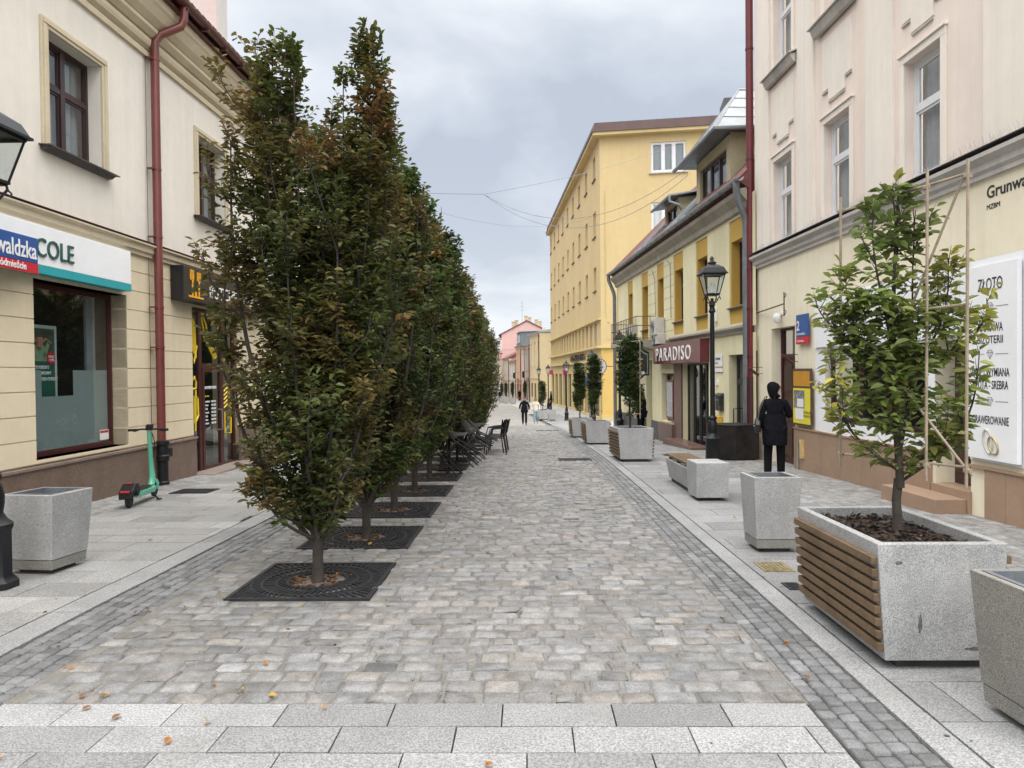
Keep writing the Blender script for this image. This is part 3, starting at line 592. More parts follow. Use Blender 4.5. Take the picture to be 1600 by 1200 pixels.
# taller firewall behind the roof, and the houses down the left side (mostly behind the trees)
def firewall():
    r = thing('tall_firewall', 'tall pale pink firewall rising behind the tiled roof of the corner house', 'building', (-9.5, 20.3, 8))
    mb = MB(lambda *p: p); mb.box((-13, 20, 8.4), (-8.62, 20.7, 17)); obj('wall', mb, M('pale_pink_render', (.56, .47, .44), .9, .06, .8), r)
    mb = MB(lambda *p: p); mb.box((-8.62, 20.02, 8.4), (-8.60, 20.68, 17)); obj('edge_face', mb, M('pale_grey_render', (.52, .51, .49), .9, .06, .8), r)
    for z in (13.55,): mb = MB(lambda *p: p); mb.box((-8.60, 20.1, z), (-8.42, 20.6, z + .12)); obj('ledge', mb, m_tile, r)
firewall()
def plain_house(name, label, a, b, out, z0, z1, floors, mwall, nwin, mroof, roofh, base=None, gf=None, ww=1.0, group=None, depth=8.0, trim=None, sh=None, frame=None, balcony=None):
    """a street house with banded openings on each storey, pitched roof, chimneys, shopfronts"""
    fc = Fac(a, b, out); L_ = fc.len; r = thing(name, label, 'house', (a[0], a[1], z0), group=group)
    gh = gf or min(3.2, (z1 - z0) / (floors)); fh = (z1 - z0 - gh) / max(1, floors - 1) if floors > 1 else 0
    ops = []; bay = L_ / nwin
    for f in range(floors - 1):
        for k in range(nwin):
            c = bay * (k + .5); ops.append((c - ww/2, c + ww/2, z0 + gh + fh * f + fh * .28, z0 + gh + fh * f + fh * .82))
    gops = [(bay * k + bay * .18, bay * (k + 1) - bay * .18, z0 + (.1 if k % 2 else .6), z0 + gh * .78) for k in range(nwin)]
    mb = MB(fc); wall(mb, 0, L_, z0 + gh, z1, ops, rev=.16); mb.quad((0, 0, z0 - 1), (0, -depth, z0 - 1), (0, -depth, z1), (0, 0, z1)); mb.quad((L_, 0, z0 - 1), (L_, -depth, z0 - 1), (L_, -depth, z1), (L_, 0, z1)); mb.quad((0, -depth, z0 - 1), (L_, -depth, z0 - 1), (L_, -depth, z1), (0, -depth, z1))
    obj('wall', mb, mwall, r)
    mb = MB(fc); wall(mb, 0, L_, z0 - 1, z0 + gh, gops, rev=.2); obj('ground_floor_wall', mb, sh or mwall, r)
    mb = MB(fc); mb.box((-.02, 0, z0 + gh - .1), (L_ + .02, .1, z0 + gh + .08)); mb.prof([(0, z1 - .35), (.08, z1 - .3), (.12, z1 - .12), (.3, z1), (.3, z1 + .06), (0, z1 + .06)], -.02, L_ + .02); obj('cornice', mb, trim or m_trim, r)
    for (x0, x1, a0, a1) in ops:
        w = window(fc, r, x0, x1, a0, a1, -.1, frame or m_whitep, 2, a0 + (a1 - a0) * .66, .05, None, True)
        mb = MB(fc); mb.box((x0 - .1, 0, a1), (x1 + .1, .05, a1 + .12)); mb.box((x0 - .1, 0, a0 - .08), (x1 + .1, .1, a0)); obj('window_surround', mb, trim or m_trim, r)
    for (x0, x1, a0, a1) in gops: window(fc, r, x0, x1, a0, a1, -.12, m_win_dk, 2, None, .06, None, True, m_glass_dk, 'shop_window')
    mb = MB(fc); mb.prof([(.35, z1 + .06), (.35, z1 + .12), (-depth/2, z1 + roofh), (-depth, z1 + .06)], -.1, L_ + .1); rf = obj('roof', mb, mroof, r)
    for k in range(max(1, nwin // 2)): u = L_ * (k + .6) / max(1, nwin // 2); fbox(fc, rf, 'chimney', u - .35, u + .35, -depth/2 - .3, -depth/2 + .3, z1 + roofh * .5, z1 + roofh + .9, M('chimney_render', (.5, .42, .3), .9, .1, 2))
    mb = MB(fc); mb.tube([(.2, .15, z1), (.2, .12, z0)], .06, 8); obj('downpipe', mb, m_gutter_dk, r)
    if balcony:
        for (x0, x1, zb) in balcony:
            mb = MB(fc); mb.box((x0, 0, zb - .1), (x1, .8, zb)); bo = obj('balcony', mb, m_granite_dk, r); mb = MB(fc); mb.tube([(x0, 0, zb + .95), (x0, .78, zb + .95), (x1, .78, zb + .95), (x1, 0, zb + .95)], .02, 5)
            x = x0
            while x <= x1: mb.tube([(x, .78, zb), (x, .78, zb + .95)], .01, 4); x += .12
            obj('railing', mb, m_black, bo)
    return r
plain_house('street_house', 'pale yellow two storey house behind the tree row, next after the corner house', (-6.33, 26.1), (-6.5, 44), 1, -1.0, 7.2, 2, M('pale_yellow_render', (.60, .52, .33), .9, .06, .6), 6, m_tile, 3, depth=10, gf=3.6)
plain_house('street_house', 'grey-white house with red roof hidden behind the far half of tree row', (-6.5, 44.2), (-7.6, 66), 1, -1.9, 6.4, 2, M('white_render', (.60, .59, .56), .9, .06, .6), 7, m_tile, 3, depth=10, gf=3.6)

# ------------------------------------------------------------------ RIGHT: pink house
m_pink = M('pink_render', (.765, .67, .60), .9, .05, .5, .4, 90, stain=(.66, .54, .45), ss=.5, streak=True, sa=.6)
m_pil = M('pale_render', (.77, .715, .64), .9, .04, .6, .25, 130, stain=(.67, .63, .57), ss=.5, streak=True)
m_ylw_lo = M('pale_yellow_base', (.80, .735, .57), .9, .05, .6, .25, 130, stain=(.71, .65, .50), ss=.5, streak=True)
m_corn = M('grey_cornice', (.47, .45, .42), .85, .12, 2, .25, 100, stain=(.22, .21, .2), ss=1.5, streak=True)
m_tan = M('tan_tile', (.33, .225, .155), .55, .1, 1.8, .1, 60, stain=(.26, .175, .12), ss=1.2)
m_dkred = M('dark_red_pipe', (.125, .016, .02), .4, .12, 3)
m_pvc = M('white_window_frame', (.66, .67, .69), .4, .04, 5)
def pink_house():
    r = thing('pink_house', 'three storey pale pink house with flat pilasters and white windows', 'house', (5.5, 10, -.2))
    T = 12.5; C = [(14.3, 15.22), (12.0, 12.92), (9.58, 10.42), (6.9, 7.8), (4.4, 5.3)]
    ops = [(a, b, 4.36, 6.08) for a, b in C] + [(a, b, 8.0, 9.75) for a, b in C]
    mb = MB(FR); wall(mb, 1.5, 16.25, 4.30, T, ops, rev=.17); mb.quad((16.25, 0, -1), (16.25, -9, -1), (16.25, -9, T), (16.25, 0, T)); obj('upper_wall', mb, m_pink, r)
    pz = [(15.45, 16.25), (13.30, 14.0), (10.68, 11.45), (8.0, 8.72), (5.7, 6.4), (3.0, 3.8)]
    for a, b in pz: fbox(FR, r, 'pilaster', a, b, 0, .045, 4.305, T, m_pil)
    for a, b in C:
        for z0 in (6.45, 10.25):
            mb = MB(FR); u0, u1 = a - .06, b + .06
            for (x0, x1, zb) in ((u0, u0 + .22, z0 + .22), (u0 + .22, u1 - .22, z0), (u1 - .22, u1, z0 + .22)): mb.box((x0, 0, zb), (x1, .018, z0 + 1.12))
            obj('panel', mb, m_pil, r); mb = MB(FR)
            for (x0, x1, zb) in ((u0, u0 + .2, z0 + .17), (u0 + .24, u1 - .24, z0 - .05), (u1 - .2, u1, z0 + .17)): mb.box((x0, 0, zb), (x1, .03, zb + .022))
            obj('panel_moulding', mb, m_corn, r)
        for z0, z1, z2 in ((4.36, 6.08, 5.4), (8.0, 9.75, 9.1)):
            w = window(FR, r, a, b, z0, z1, -.12, m_pvc, 1, z2, .07, (M('window_blind', (.36, .355, .33), .8, .1, 6), 0, 1), glass=m_glass_soft)
            mb = MB(FR); t = .11
            for x0, x1, c, e, dd in ((a - t, a, z0, z1, .03), (b, b + t, z0, z1, .03), (a - t, b + t, z1, z1 + t, .032), (a - t - .02, b + t + .02, z1 + t, z1 + t + .03, .06)): mb.box((x0, 0, c), (x1, dd, e))
            obj('window_surround', mb, m_pil, r, bevel=.005)
        mb = MB(FR); mb.prof([(.046, 7.70), (.10, 7.72), (.16, 7.86), (.046, 7.88)], a - .26, b + .26); mb.prof([(-.1, 7.985), (-.1, 8.0), (.2, 7.89), (.2, 7.875), (.16, 7.87)], a - .30, b + .30); obj('window_sill', mb, m_corn, r)
    # one sash tilted open
    # string cornice with bird spikes
    mb = MB(FR); mb.prof([(0, 3.98), (.05, 3.98), (.05, 4.03), (.09, 4.07), (.09, 4.14), (.17, 4.2), (.17, 4.25), (0, 4.30)], 1.5, 16.28); obj('string_cornice', mb, m_corn, r)
    fbox(FR, r, 'cornice_flashing', 1.5, 16.28, 0, .19, 4.302, 4.312, m_lead)
    mb = MB(FR); rd = random.Random(2); u = 5.0
    while u < 16.2:
        for s_ in (-1, 1): mb.tube([(u, .12, 4.31), (u + rd.uniform(-.05, .05), .12 + s_ * .05, 4.40 + rd.random() * .04)], .0015, 3, False)
        u += .045
    obj('bird_spikes', mb, m_steel, r)
    door = (14.22, 15.42, -.6, 2.58, .32); shop = (9.9, 12.93, .78, 2.06, .15); side = (9.0, 9.72, -.4, 2.06, .3)
    mb = MB(FR); wall(mb, 1.5, 16.25, -.8, 3.98, [door, shop, side], rev=.2); obj('ground_floor_wall', mb, m_ylw_lo, r)
    mb = MB(FR); wall(mb, 6.2, 13.3, .56, 3.02, [shop, side], d=.012, rev=.03); obj('white_cladding', mb, m_white, r)
    # tan tiled plinth: single tiles with joints
    rd = random.Random(8); mb = MB(FR); u = 1.5
    while u < 14.2:
        if mb.v and u > 9.3 and len(mb.v) > 1 and not getattr(mb, 'cut', 0): obj('tiled_plinth', mb, m_tan, r); mb = MB(FR); mb.cut = 1
        u1 = min(u + .36, 14.2)
        for a, b in ((u, u1),):
            if b <= 9.0 or a >= 9.72: mb.box((a + .002, 0, -.8), (b - .002, .04 + rd.random() * .002, .54 if a > 9.6 else .47))
        u = u1
    obj('tiled_plinth', mb, m_tan, r); fbox(FR, r, 'plinth_cap', 9.72, 14.2, 0, .06, .542, .57, m_tan); fbox(FR, r, 'plinth_cap', 1.5, 9.0, 0, .06, .472, .50, m_tan)
    w = window(FR, r, 9.9, 12.93, .78, 2.06, -.1, m_win_dk, 3, None, .05, None, True, m_glass_dk, 'shop_window')
    # doors
    def panelled(u0, u1, z0, z1, d, name='door', m=m_win_dk):
        mb = MB(FR); mb.box((u0, d - .05, z0), (u1, d, z1)); w_ = (u1 - u0); 
        for i in range(2):
            for a, b in ((.08, .34), (.40, .62), (.68, .93)):
                x0 = u0 + w_ * (.07 + .5 * i); x1 = x0 + w_ * .36; mb.box((x0, d, z0 + (z1 - z0) * a), (x1, d + .018, z0 + (z1 - z0) * b))
        return obj(name, mb, m, r, bevel=.006)
    dd = panelled(14.27, 15.37, gz(14.8) - .02, 1.95, -.24, m=M('brown_door', (.055, .026, .02), .45, .2, 4)); fbox(FR, dd, 'handle', 14.33, 14.37, -.24, -.18, .75, .95, m_steel)
    mb = MB(FR); mb.box((14.22, -.3, -.4), (14.27, -.2, 2.58)); mb.box((15.37, -.3, -.4), (15.42, -.2, 2.58)); mb.box((14.27, -.3, 1.95), (15.37, -.2, 2.03)); mb.box((14.27, -.3, 2.53), (15.37, -.2, 2.58)); obj('door_frame', mb, m_maroon, r)
    obj('transom_pane', MB(FR).quad((14.27, -.25, 2.03), (15.37, -.25, 2.03), (15.37, -.25, 2.53), (14.27, -.25, 2.53)), m_glass_dk, dd); fbox(FR, dd, 'room_behind', 14.2, 15.4, -.5, -.45, 1.9, 2.6, m_dark)
    d2 = panelled(9.02, 9.70, .15, 2.04, -.25, m=M('brown_side_door', (.05, .024, .02), .45, .2, 4))
    g9 = gz(9.5); st = MB(FR); st.box((8.98, -.25, -.6), (9.76, .045, .15)); st.box((9.02, .046, -.6), (10.28, .44, .045))
    obj('door_steps', st, m_tan, r, bevel=.006)
    # downpipe at the far corner
    mb = MB(FR); mb.tube([(16.40, .10, 14), (16.40, .10, 1.55)], .085, 12); dp = obj('downpipe', mb, m_dkred, r, smooth=True); mb = MB(FR); mb.tube([(16.40, .10, 1.55), (16.40, .10, -.5)], .10, 12); obj('downpipe_shoe', mb, m_maroon, dp, smooth=True)
    for z in (9.0, 6.5, 4.0, 3.1, 2.0): mb = MB(FR); mb.tube([(16.40, .10, z - .02), (16.40, .10, z + .02)], .095, 12); obj('pipe_clamp', mb, m_maroon, dp, smooth=True)
    # wall lettering and lamp
    text('Grunwaldzka', FR, r, 8.72, 3.735, .205, .004, m_letter_bk, squeeze=.98, depth=.002, bold=.003); text('MZBM', FR, r, 8.72, 3.60, .085, .004, m_letter_bk, depth=.002)
    mb = MB(FR); mb.lathe([(.001, -.12), (.05, -.1), (.085, -.02), (.075, .06), (.05, .09)], 12, (14.88, .1, 2.78)); mb.box((14.83, 0, 2.84), (14.93, .1, 2.90)); obj('globe_lamp', mb, m_whitep, r, smooth=True)
    fbox(FR, r, 'gas_box', 13.72, 13.9, .04, .06, -.02, .34, M('yellow_plate', (.6, .42, .18), .6, .2, 9)); mb = MB(FR); mb.tube([(13.95, .07, .3), (13.95, .07, -.3)], .02, 6); obj('cable_chain', mb, m_steel, r)
pink_house()
def pink_signs():
    r = thing('jeweller_sign', 'large white jeweller panel listing ZŁOTO, NAPRAWA BIŻUTERII and GRAWEROWANIE', 'sign', FR(8.5, .06, .6))
    fbox(FR, r, 'panel', 8.10, 8.96, .03, .085, .60, 2.93, M('sign_panel_white', (.84, .85, .87), .35, .03, 1), bevel=.005)
    D = .0875; cu = 8.54
    for s_, z_, sz, fw_ in (('ZŁOTO', 2.62, .15, .42), ('NAPRAWA', 2.13, .105, .42), ('BIŻUTERII', 1.99, .125, .43), ('SKUP / WYMIANA', 1.60, .10, .64), ('ZŁOTA - SREBRA', 1.45, .10, .60), ('GRAWEROWANIE', 1.03, .10, .62)): text(s_, FR, r, cu, z_, sz * 1.3, D, m_letter_bk, 'CENTER', 1, .001, fitw=fw_, caph=sz, bold=.001)
    for z_ in (2.42, 1.86, 1.30):
        mb = MB(FR)
        for a, b in ((cu + .09, cu + .30), (cu - .30, cu - .09)): mb.box((a, D, z_), (b, D + .001, z_ + .005))
        obj('rule', mb, m_grey_letter, r); mb = MB(FR); w_ = .055; P = [(-w_, .02), (-w_*.55, .05), (w_*.55, .05), (w_, .02), (0, -.055)]
        for i, j in ((0, 1), (1, 2), (2, 3), (3, 4), (4, 0), (0, 3)): mb.tube([(cu + P[i][0], D, z_ + P[i][1]), (cu + P[j][0], D, z_ + P[j][1])], .002, 4)
        for x in (-.02, .02): mb.tube([(cu + x, D, z_ + .02), (cu, D, z_ - .055)], .0015, 4); mb.tube([(cu + x, D, z_ + .02), (cu + x * 1.4, D, z_ + .05)], .0015, 4)
        obj('diamond_outline', mb, m_grey_letter, r)
    mg = M('gold_print', (.42, .34, .17), .35, .15, 9, metal=.3)
    for c0, z0, ry, rz_, mm in ((cu + .03, .82, .10, .14, M('silver_print', (.5, .48, .42), .4, .2, 9)), (cu - .06, .78, .10, .10, mg)):
        mb = MB(FR); pts = [(c0 + ry * math.cos(t) * .75 + .03 * math.sin(t), D + .004, z0 + rz_ * math.sin(t)) for t in np.linspace(0, 2 * math.pi, 22)]; mb.tube(pts, .013, 6, False); obj('printed_ring', mb, mm, r)
    r = thing('jeweller_fascia', 'wide white fascia sign behind the planter tree with thin serif lettering', 'sign', FR(11.3, .04, 2.1))
    fbox(FR, r, 'panel', 9.20, 13.26, .015, .05, 2.1, 2.98, M('fascia_white', (.82, .84, .86), .4, .03, 1))
    text('DIAMENTY', FR, r, 12.75, 2.72, .17, .052, m_letter_bk, 'LEFT', .72, .001); text('OBRĄCZKI', FR, r, 12.95, 2.44, .17, .052, m_letter_bk, 'LEFT', .72, .001)
    text('ALEKSANDRA', FR, r, 9.42, 2.74, .11, .052, m_grey_letter, 'RIGHT', .75, .001); text('JUBILERNIA', FR, r, 9.30, 2.45, .24, .052, m_letter_bk, 'RIGHT', .7, .001); text('od 1971 r.', FR, r, 9.35, 2.24, .10, .052, m_grey_letter, 'RIGHT', .8, .001)
    r = thing('house_number_sign', 'blue and red house number sign with a white 2 beside brown door', 'house number', FR(13.7, .1, 2.2))
    fbox(FR, r, 'blue_plate', 13.47, 14.0, .05, .075, 2.33, 2.76, m_blue, bevel=.006); fbox(FR, r, 'red_plate', 13.47, 14.0, .05, .077, 2.19, 2.328, m_red)
    text('2', FR, r, 13.97, 2.46, .26, .078, m_whitep, depth=.002, bold=.004); text('Grunwaldzka', FR, r, 13.97, 2.365, .07, .078, m_whitep, depth=.001); text('Śródmieście', FR, r, 13.96, 2.23, .06, .08, m_whitep, depth=.001)
    r = thing('notice_board', 'wall notice board with orange header, yellow poster and pinned papers', 'notice board', FR(13.7, .05, .6))
    fbox(FR, r, 'frame', 13.35, 14.17, .042, .075, .62, 1.72, M('board_frame', (.09, .055, .04), .6, .2, 5)); fbox(FR, r, 'header', 13.40, 14.12, .075, .08, 1.38, 1.67, M('orange_header', (.52, .25, .02), .5, .1, 5)); fbox(FR, r, 'yellow_poster', 13.38, 14.13, .075, .08, .66, 1.34, M('yellow_poster', (.70, .62, .05), .5, .06, 5))
    fbox(FR, r, 'photo_print', 13.62, 14.10, .08, .082, .96, 1.30, M('notice_photo', (.2, .2, .2), .6, .8, 14)); fbox(FR, r, 'pinned_paper', 13.66, 13.94, .082, .084, .98, 1.14, m_whitep); fbox(FR, r, 'pinned_paper', 13.66, 14.02, .082, .085, .74, .95, m_whitep)
    text('ROZKŁAD\nMAGAZYN', FR, r, 13.66, .86, .07, .081, m_letter_bk, depth=.001)
    r = thing('iron_sign_bracket', 'thin rusty iron bracket with scrolls above the brown door', 'bracket', FR(16.2, .1, 3))
    mb = MB(FR); mb.tube([(16.3, .02, 2.99), (14.02, .30, 2.99)], .015, 6); mb.tube([(14.02, .30, 2.75), (14.02, .30, 3.2)], .012, 6)
    for s_ in (1, -1): mb.tube([(14.02 + .03 * math.cos(t) * t, .30, 2.99 + s_ * (.05 + .035 * t)) for t in np.linspace(0, 5, 16)], .008, 5)
    obj('bracket', mb, m_maroon, r)
    for k, (u, z) in enumerate(((15.95, 1.62), (14.1, 1.86))):
        r = thing('flag_holder', ('rusty flag holder tube on the wall between downpipe and brown door', 'rusty flag holder tube on the wall just above notice board')[k], 'flag holder', FR(u, .1, z), group='flag holders on pink house')
        mb = MB(FR); mb.tube([(u, .0, z), (u - .06, .25, z + .0)], .008, 5); mb.tube([(u, 0, z + .14), (u - .06, .28, z + .14)], .008, 5); mb.tube([(u - .03, .10, z - .04), (u + .02, .30, z + .13)], .03, 8); obj('holder', mb, m_maroon, r)
pink_signs()
# ------------------------------------------------------------------ RIGHT: small house with the red fascia
m_lemon = M('lemon_render', (.74, .69, .46), .9, .07, .8, .3, 120, stain=(.55, .50, .33), ss=.7, streak=True)
m_ochre = M('ochre_render', (.52, .335, .075), .9, .06, 1.2, .2, 120, stain=(.42, .27, .08), ss=1.2)
m_zinc = M('zinc_sheet', (.25, .275, .295), .42, .18, 2.5, .1, 12, metal=.35)
m_gut = M('grey_downpipe', (.17, .19, .205), .45, .2, 4, metal=.2)
m_grime = M('grimy_cornice', (.34, .32, .27), .9, .15, 2, .3, 90, stain=(.13, .12, .10), ss=1.6, streak=True)
m_anth = M('anthracite_frame', (.03, .034, .038), .4, .1, 5)
m_burg = M('burgundy_sign', (.105, .010, .022), .3, .1, 2, coat=.3); m_brownst = M('brown_stone_cladding', (.15, .085, .07), .3, .2, 4, speck=(90, .75, 1.25))
def ac_unit(name, label, loc, nrm, w=.8, h=.56, dp=.28):
    """outdoor air conditioner: local x along the wall, -y out"""
    r = thing(name, label, 'air conditioner', loc, nrm, 'air conditioners on the small house')
    mb = MB(); mb.box((-w/2, -dp, 0), (w/2, 0, h)); obj('casing', mb, M('ac_casing', (.52, .51, .47), .5, .1, 4, stain=(.36, .34, .28), ss=3), r, bevel=.012)
    mb = MB()
    for q in (.06, .11, .16, .21): 
        mb.tube([(-w*.14 + q * math.cos(t), -dp - .006, h/2 + q * math.sin(t)) for t in np.linspace(0, 2*math.pi, 18)], .006, 4, False)
    for k in range(6): a = k * math.pi / 3; mb.tube([(-w*.14, -dp - .004, h/2), (-w*.14 + .21 * math.cos(a), -dp - .004, h/2 + .21 * math.sin(a))], .004, 4)
    obj('fan_grille', mb, m_gut, r)
    mb = MB(); mb.box((-w/2 + .1, -dp, -.05), (-w/2 + .14, .02, -.002)); mb.box((w/2 - .14, -dp, -.05), (w/2 - .1, .02, -.002)); obj('bracket', mb, m_black, r)
    return r
def small_house():
    r = thing('lemon_house', 'low pale yellow house with ochre window strips, zinc dormers and weathered gutter', 'house', (4.7, 23, -.6))
    bays = [(.78, 1.78), (3.43, 4.45), (5.70, 6.75), (7.92, 8.82), (10.08, 11.08), (12.6, 13.5)]
    win = [(a + .10, b - .07, 3.27, 4.85) for a, b in bays]
    mb = MB(FS); wall(mb, .12, 15.75, 2.72, 5.75, [(a, b, 2.83, 5.36, .03) for a, b in bays], rev=.03); mb.quad((15.75, 0, -2), (15.75, -9, -2), (15.75, -9, 5.8), (15.75, 0, 5.8)); obj('upper_wall', mb, m_lemon, r)
    for a, b in bays: obj('window_strip', wall(MB(FS), a, b, 2.83, 5.36, [(a + .10, b - .07, 3.27, 4.85)], d=-.03, rev=.27), m_ochre, r)
    for a, b, c, e in win:
        window(FS, r, a, b, c, e, -.24, m_win_dk, 2, 4.4, .05, None); fbox(FS, r, 'window_sill', a - .12, b + .1, -.1, .06, 3.20, 3.235, m_lead)
    mb = MB(FS)   # scored joints between the bays, laid on as thin strips in a darker tone
    for a, b in ((6.80, 7.88), (8.88, 10.02)):
        for z in np.arange(3.0, 5.5, .36): mb.box((a, .0, z), (b, .004, z + .014))
    obj('scored_joints', mb, M('joint_line_paint', (.36, .32, .2), .9, .1), r)
    mb = MB(FS); mb.prof([(0, 2.56), (.05, 2.58), (.05, 2.63), (.14, 2.70), (.14, 2.75), (0, 2.82)], .52, 6.9); mb.prof([(0, 5.42), (.08, 5.45), (.10, 5.58), (.26, 5.74), (.28, 5.84), (0, 5.9)], .36, 15.8); obj('moulded_cornice', mb, m_grime, r)
    mb = MB(FS); n = 8; pr = [(.37 + .085 * math.cos(math.pi + math.pi * k / n), 6.02 + .085 * math.sin(math.pi + math.pi * k / n)) for k in range(n + 1)]; pr += [(a * .9 + .37 * .1, b * .97 + 6.02 * .03 + .01) for a, b in pr[::-1]]; mb.prof(pr, .05, 15.9)
    u = .5
    while u < 15.8: mb.box((u, .26, 5.93), (u + .025, .47, 5.96)); u += .75
    g = obj('gutter', mb, m_zinc, r)
    mb = MB(FS); mb.tube([(.30, .37, 5.98), (.30, .37, 5.8), (.36, .3, 5.55), (.42, .13, 5.2), (.45, .10, 5.0), (.45, .10, -.4)], .075, 12); obj('downpipe', mb, m_gut, r, smooth=True)
    mb = MB(FS); mb.tube([(15.75, .37, 5.98), (15.75, .37, 5.75), (15.72, .15, 5.2), (15.72, .12, 5.0), (15.72, .12, -1.2)], .08, 12); obj('downpipe', mb, m_gut, r, smooth=True)
    # roof: tiles, with a zinc apron between the dormers
    mb = MB(FS); sl_ = 1.0; E0 = 6.0
    mb.prof([(.30, E0), (.30, E0 + .05), (-3.4, E0 + 3.7 * sl_), (-8.5, E0 - .2), (0, E0 - .2)], .32, 15.85); rf = obj('roof', mb, m_tile, r)
    mb = MB(FS); k = 0
    for u in np.arange(.38, 15.8, .21): mb.tube([(u, .29, E0 + .065), (u, -3.4, E0 + 3.72 * sl_)], .045, 5)
    obj('roll_tiles', mb, m_tile, rf, smooth=True)
    for a, b in ((4.5, 6.9), (9.05, 11.4)): obj('zinc_apron', MB(FS).prof([(.29, E0 + .10), (.29, E0 + .13), (-1.6, E0 + 2.02), (-1.6, E0 + 1.99)], a, b), m_zinc, rf)
    for u in (4.5, 5.3, 6.1, 6.85, 9.1, 9.9, 10.7, 11.35): obj('apron_seam', MB(FS).prof([(.29, E0 + .13), (.29, E0 + .17), (-1.6, E0 + 2.06), (-1.6, E0 + 2.02)], u, u + .03), m_zinc, rf)
    # big dormer with hipped metal roof
    mb = MB(FS); D0 = -.02; wall(mb, 1.75, 4.4, 6.05, 7.55, [(2.0, 4.1, 6.2, 7.28)], d=D0, rev=.12)
    for u in (1.75, 4.4): mb.quad((u, D0, 6.05), (u, -2.6, 6.05), (u, -2.6, 7.6), (u, D0, 7.6))
    dm = obj('dormer', mb, M('dormer_render', (.42, .385, .25), .9, .12, 1.5, .3, 90, stain=(.26, .24, .17), ss=1.5), rf)
    window(FS, dm, 2.0, 4.1, 6.2, 7.28, D0 - .08, m_win_dk, 3, None, .06, (m_curt_g, 0, .35))
    e0 = .42; P = [(1.45, e0, 7.62), (4.95, e0, 7.56), (4.95, -3.6, 7.6), (1.45, -3.6, 7.6)]; A_ = (3.05, -.75, 9.15); B_ = (3.05, -3.6, 9.15)
    mb = MB(FS); mb.add(P + [A_, B_], [(0, 1, 4), (1, 2, 5, 4), (2, 3, 5), (3, 0, 4, 5), (0, 3, 2, 1)]); dr = obj('dormer_roof', mb, m_zinc, dm)
    def lp(a, b, t): return tuple(a[i] + (b[i] - a[i]) * t + (.012 if i == 2 else 0) for i in range(3))
    def seam(a, b, q=.014): mm = MB(FS); mm.tube([a, b], q, 4); return obj('standing_seam', mm, m_zinc, dr)
    for t in np.linspace(0, 1, 7): seam(lp(P[0], P[1], t), lp(A_, A_, 0))
    for t in (.25, .5, .75): seam(lp(P[0], P[3], t), lp(A_, B_, t)); seam(lp(P[0], A_, t), lp(P[3], B_, t), .008)
    seam(A_, B_, .03)
    mb = MB(FS); mb.tube([(4.97, e0 + .05, 7.52), (1.42, e0 + .05, 7.58), (1.40, -.5, 7.60), (1.40, -3.2, 7.60)], .055, 8); obj('dormer_gutter', mb, m_zinc, dm, smooth=True)
    pz = FS(1.72, -1.0, 6.75); ac_unit('air_conditioner', 'air conditioner on the side cheek of the large zinc dormer', pz, math.atan2(FS.e.y, FS.e.x) - math.pi / 2 + math.pi * 0, h=.5)
    # smaller dormer with its own crooked downpipe
    mb = MB(FS); wall(mb, 7.3, 9.0, 6.3, 7.35, [(7.5, 8.8, 6.5, 7.2)], d=-.35, rev=.1)
    for u in (7.3, 9.0): mb.quad((u, -.35, 6.3), (u, -2.5, 6.3), (u, -2.5, 7.6), (u, -.35, 7.35))
    d2 = obj('dormer', mb, M('dormer_render', (.42, .385, .25)), rf); window(FS, d2, 7.5, 8.8, 6.5, 7.2, -.42, m_win_dk, 2, None, .05)
    mb = MB(FS); mb.prof([(.0, 7.33), (.0, 7.38), (-2.8, 7.85), (-2.8, 7.8)], 7.0, 9.3); mb.tube([(7.0, .04, 7.33), (9.3, .04, 7.33)], .05, 8); mb.tube([(7.05, .04, 7.32), (7.05, .02, 7.15), (7.1, -.3, 7.05), (7.15, -.4, 6.9), (7.15, -.42, 6.5)], .045, 8); obj('dormer_roof', mb, m_zinc, d2)
    mb = MB(FS); mb.box((.9, -3.4, 8.9), (1.3, -3.0, 9.9)); mb.tube([(1.1, -3.2, 9.9), (1.1, -3.2, 10.1)], .12, 10); obj('chimney', mb, m_zinc, rf)
    fbox(FS, rf, 'chimney', 3.9, 4.6, -3.6, -3.0, 8.9, 10.0, m_lead)
    # ground floor
    dz = gz(17.5); door = (.80, 1.85, -1, 2.08, .25); store = (3.38, 5.80, gz(20) - .2, 1.92, .20); sw = (6.66, 8.25, .02, 1.62, .25); d3 = (9.55, 10.45, -1.2, 2.1, .3); d4 = (11.6, 13.2, .1, 1.9, .2)
    mb = MB(FS); wall(mb, .12, 15.75, -1.6, 2.56, [door, store, sw, d3, d4]); obj('ground_floor_wall', mb, m_lemon, r)
    mb = MB(FS)
    for a, b in ((8.3, 9.55), (10.45, 15.75)): mb.box((a, 0, -1.7), (b, .05, -.05))
    obj('dark_plinth', mb, M('grey_plinth', (.10, .105, .11), .7, .15, 2), r)
    w = window(FS, r, .80, 1.85, dz, 2.08, -.2, m_anth, 1, 1.42, .07, None, True, m_glass_dk, 'glazed_door'); mb = MB(FS); mb.tube([(1.75, -.2, .2), (1.75, -.08, .2), (1.75, -.08, .75), (1.75, -.2, .75)], .014, 6); obj('handle', mb, m_black, w)
    sf = window(FS, r, 3.38, 5.80, gz(20) - .15, 1.92, -.15, m_anth, 4, None, .045, None, False, m_glass_dk, 'shopfront')
    mb = MB(FS); mb.box((3.2, -2.2, -.8), (6, -2.15, 2)); mb.box((5.85, -2.2, -.8), (5.9, -.2, 2)); mb.box((3.3, -2.2, -.8), (3.35, -.2, 2)); mb.box((3.3, -2.2, 1.95), (5.9, -.2, 2.0)); mb.box((3.3, -2.2, -.65), (5.9, -.2, -.6)); obj('shop_interior', mb, m_dark, sf)
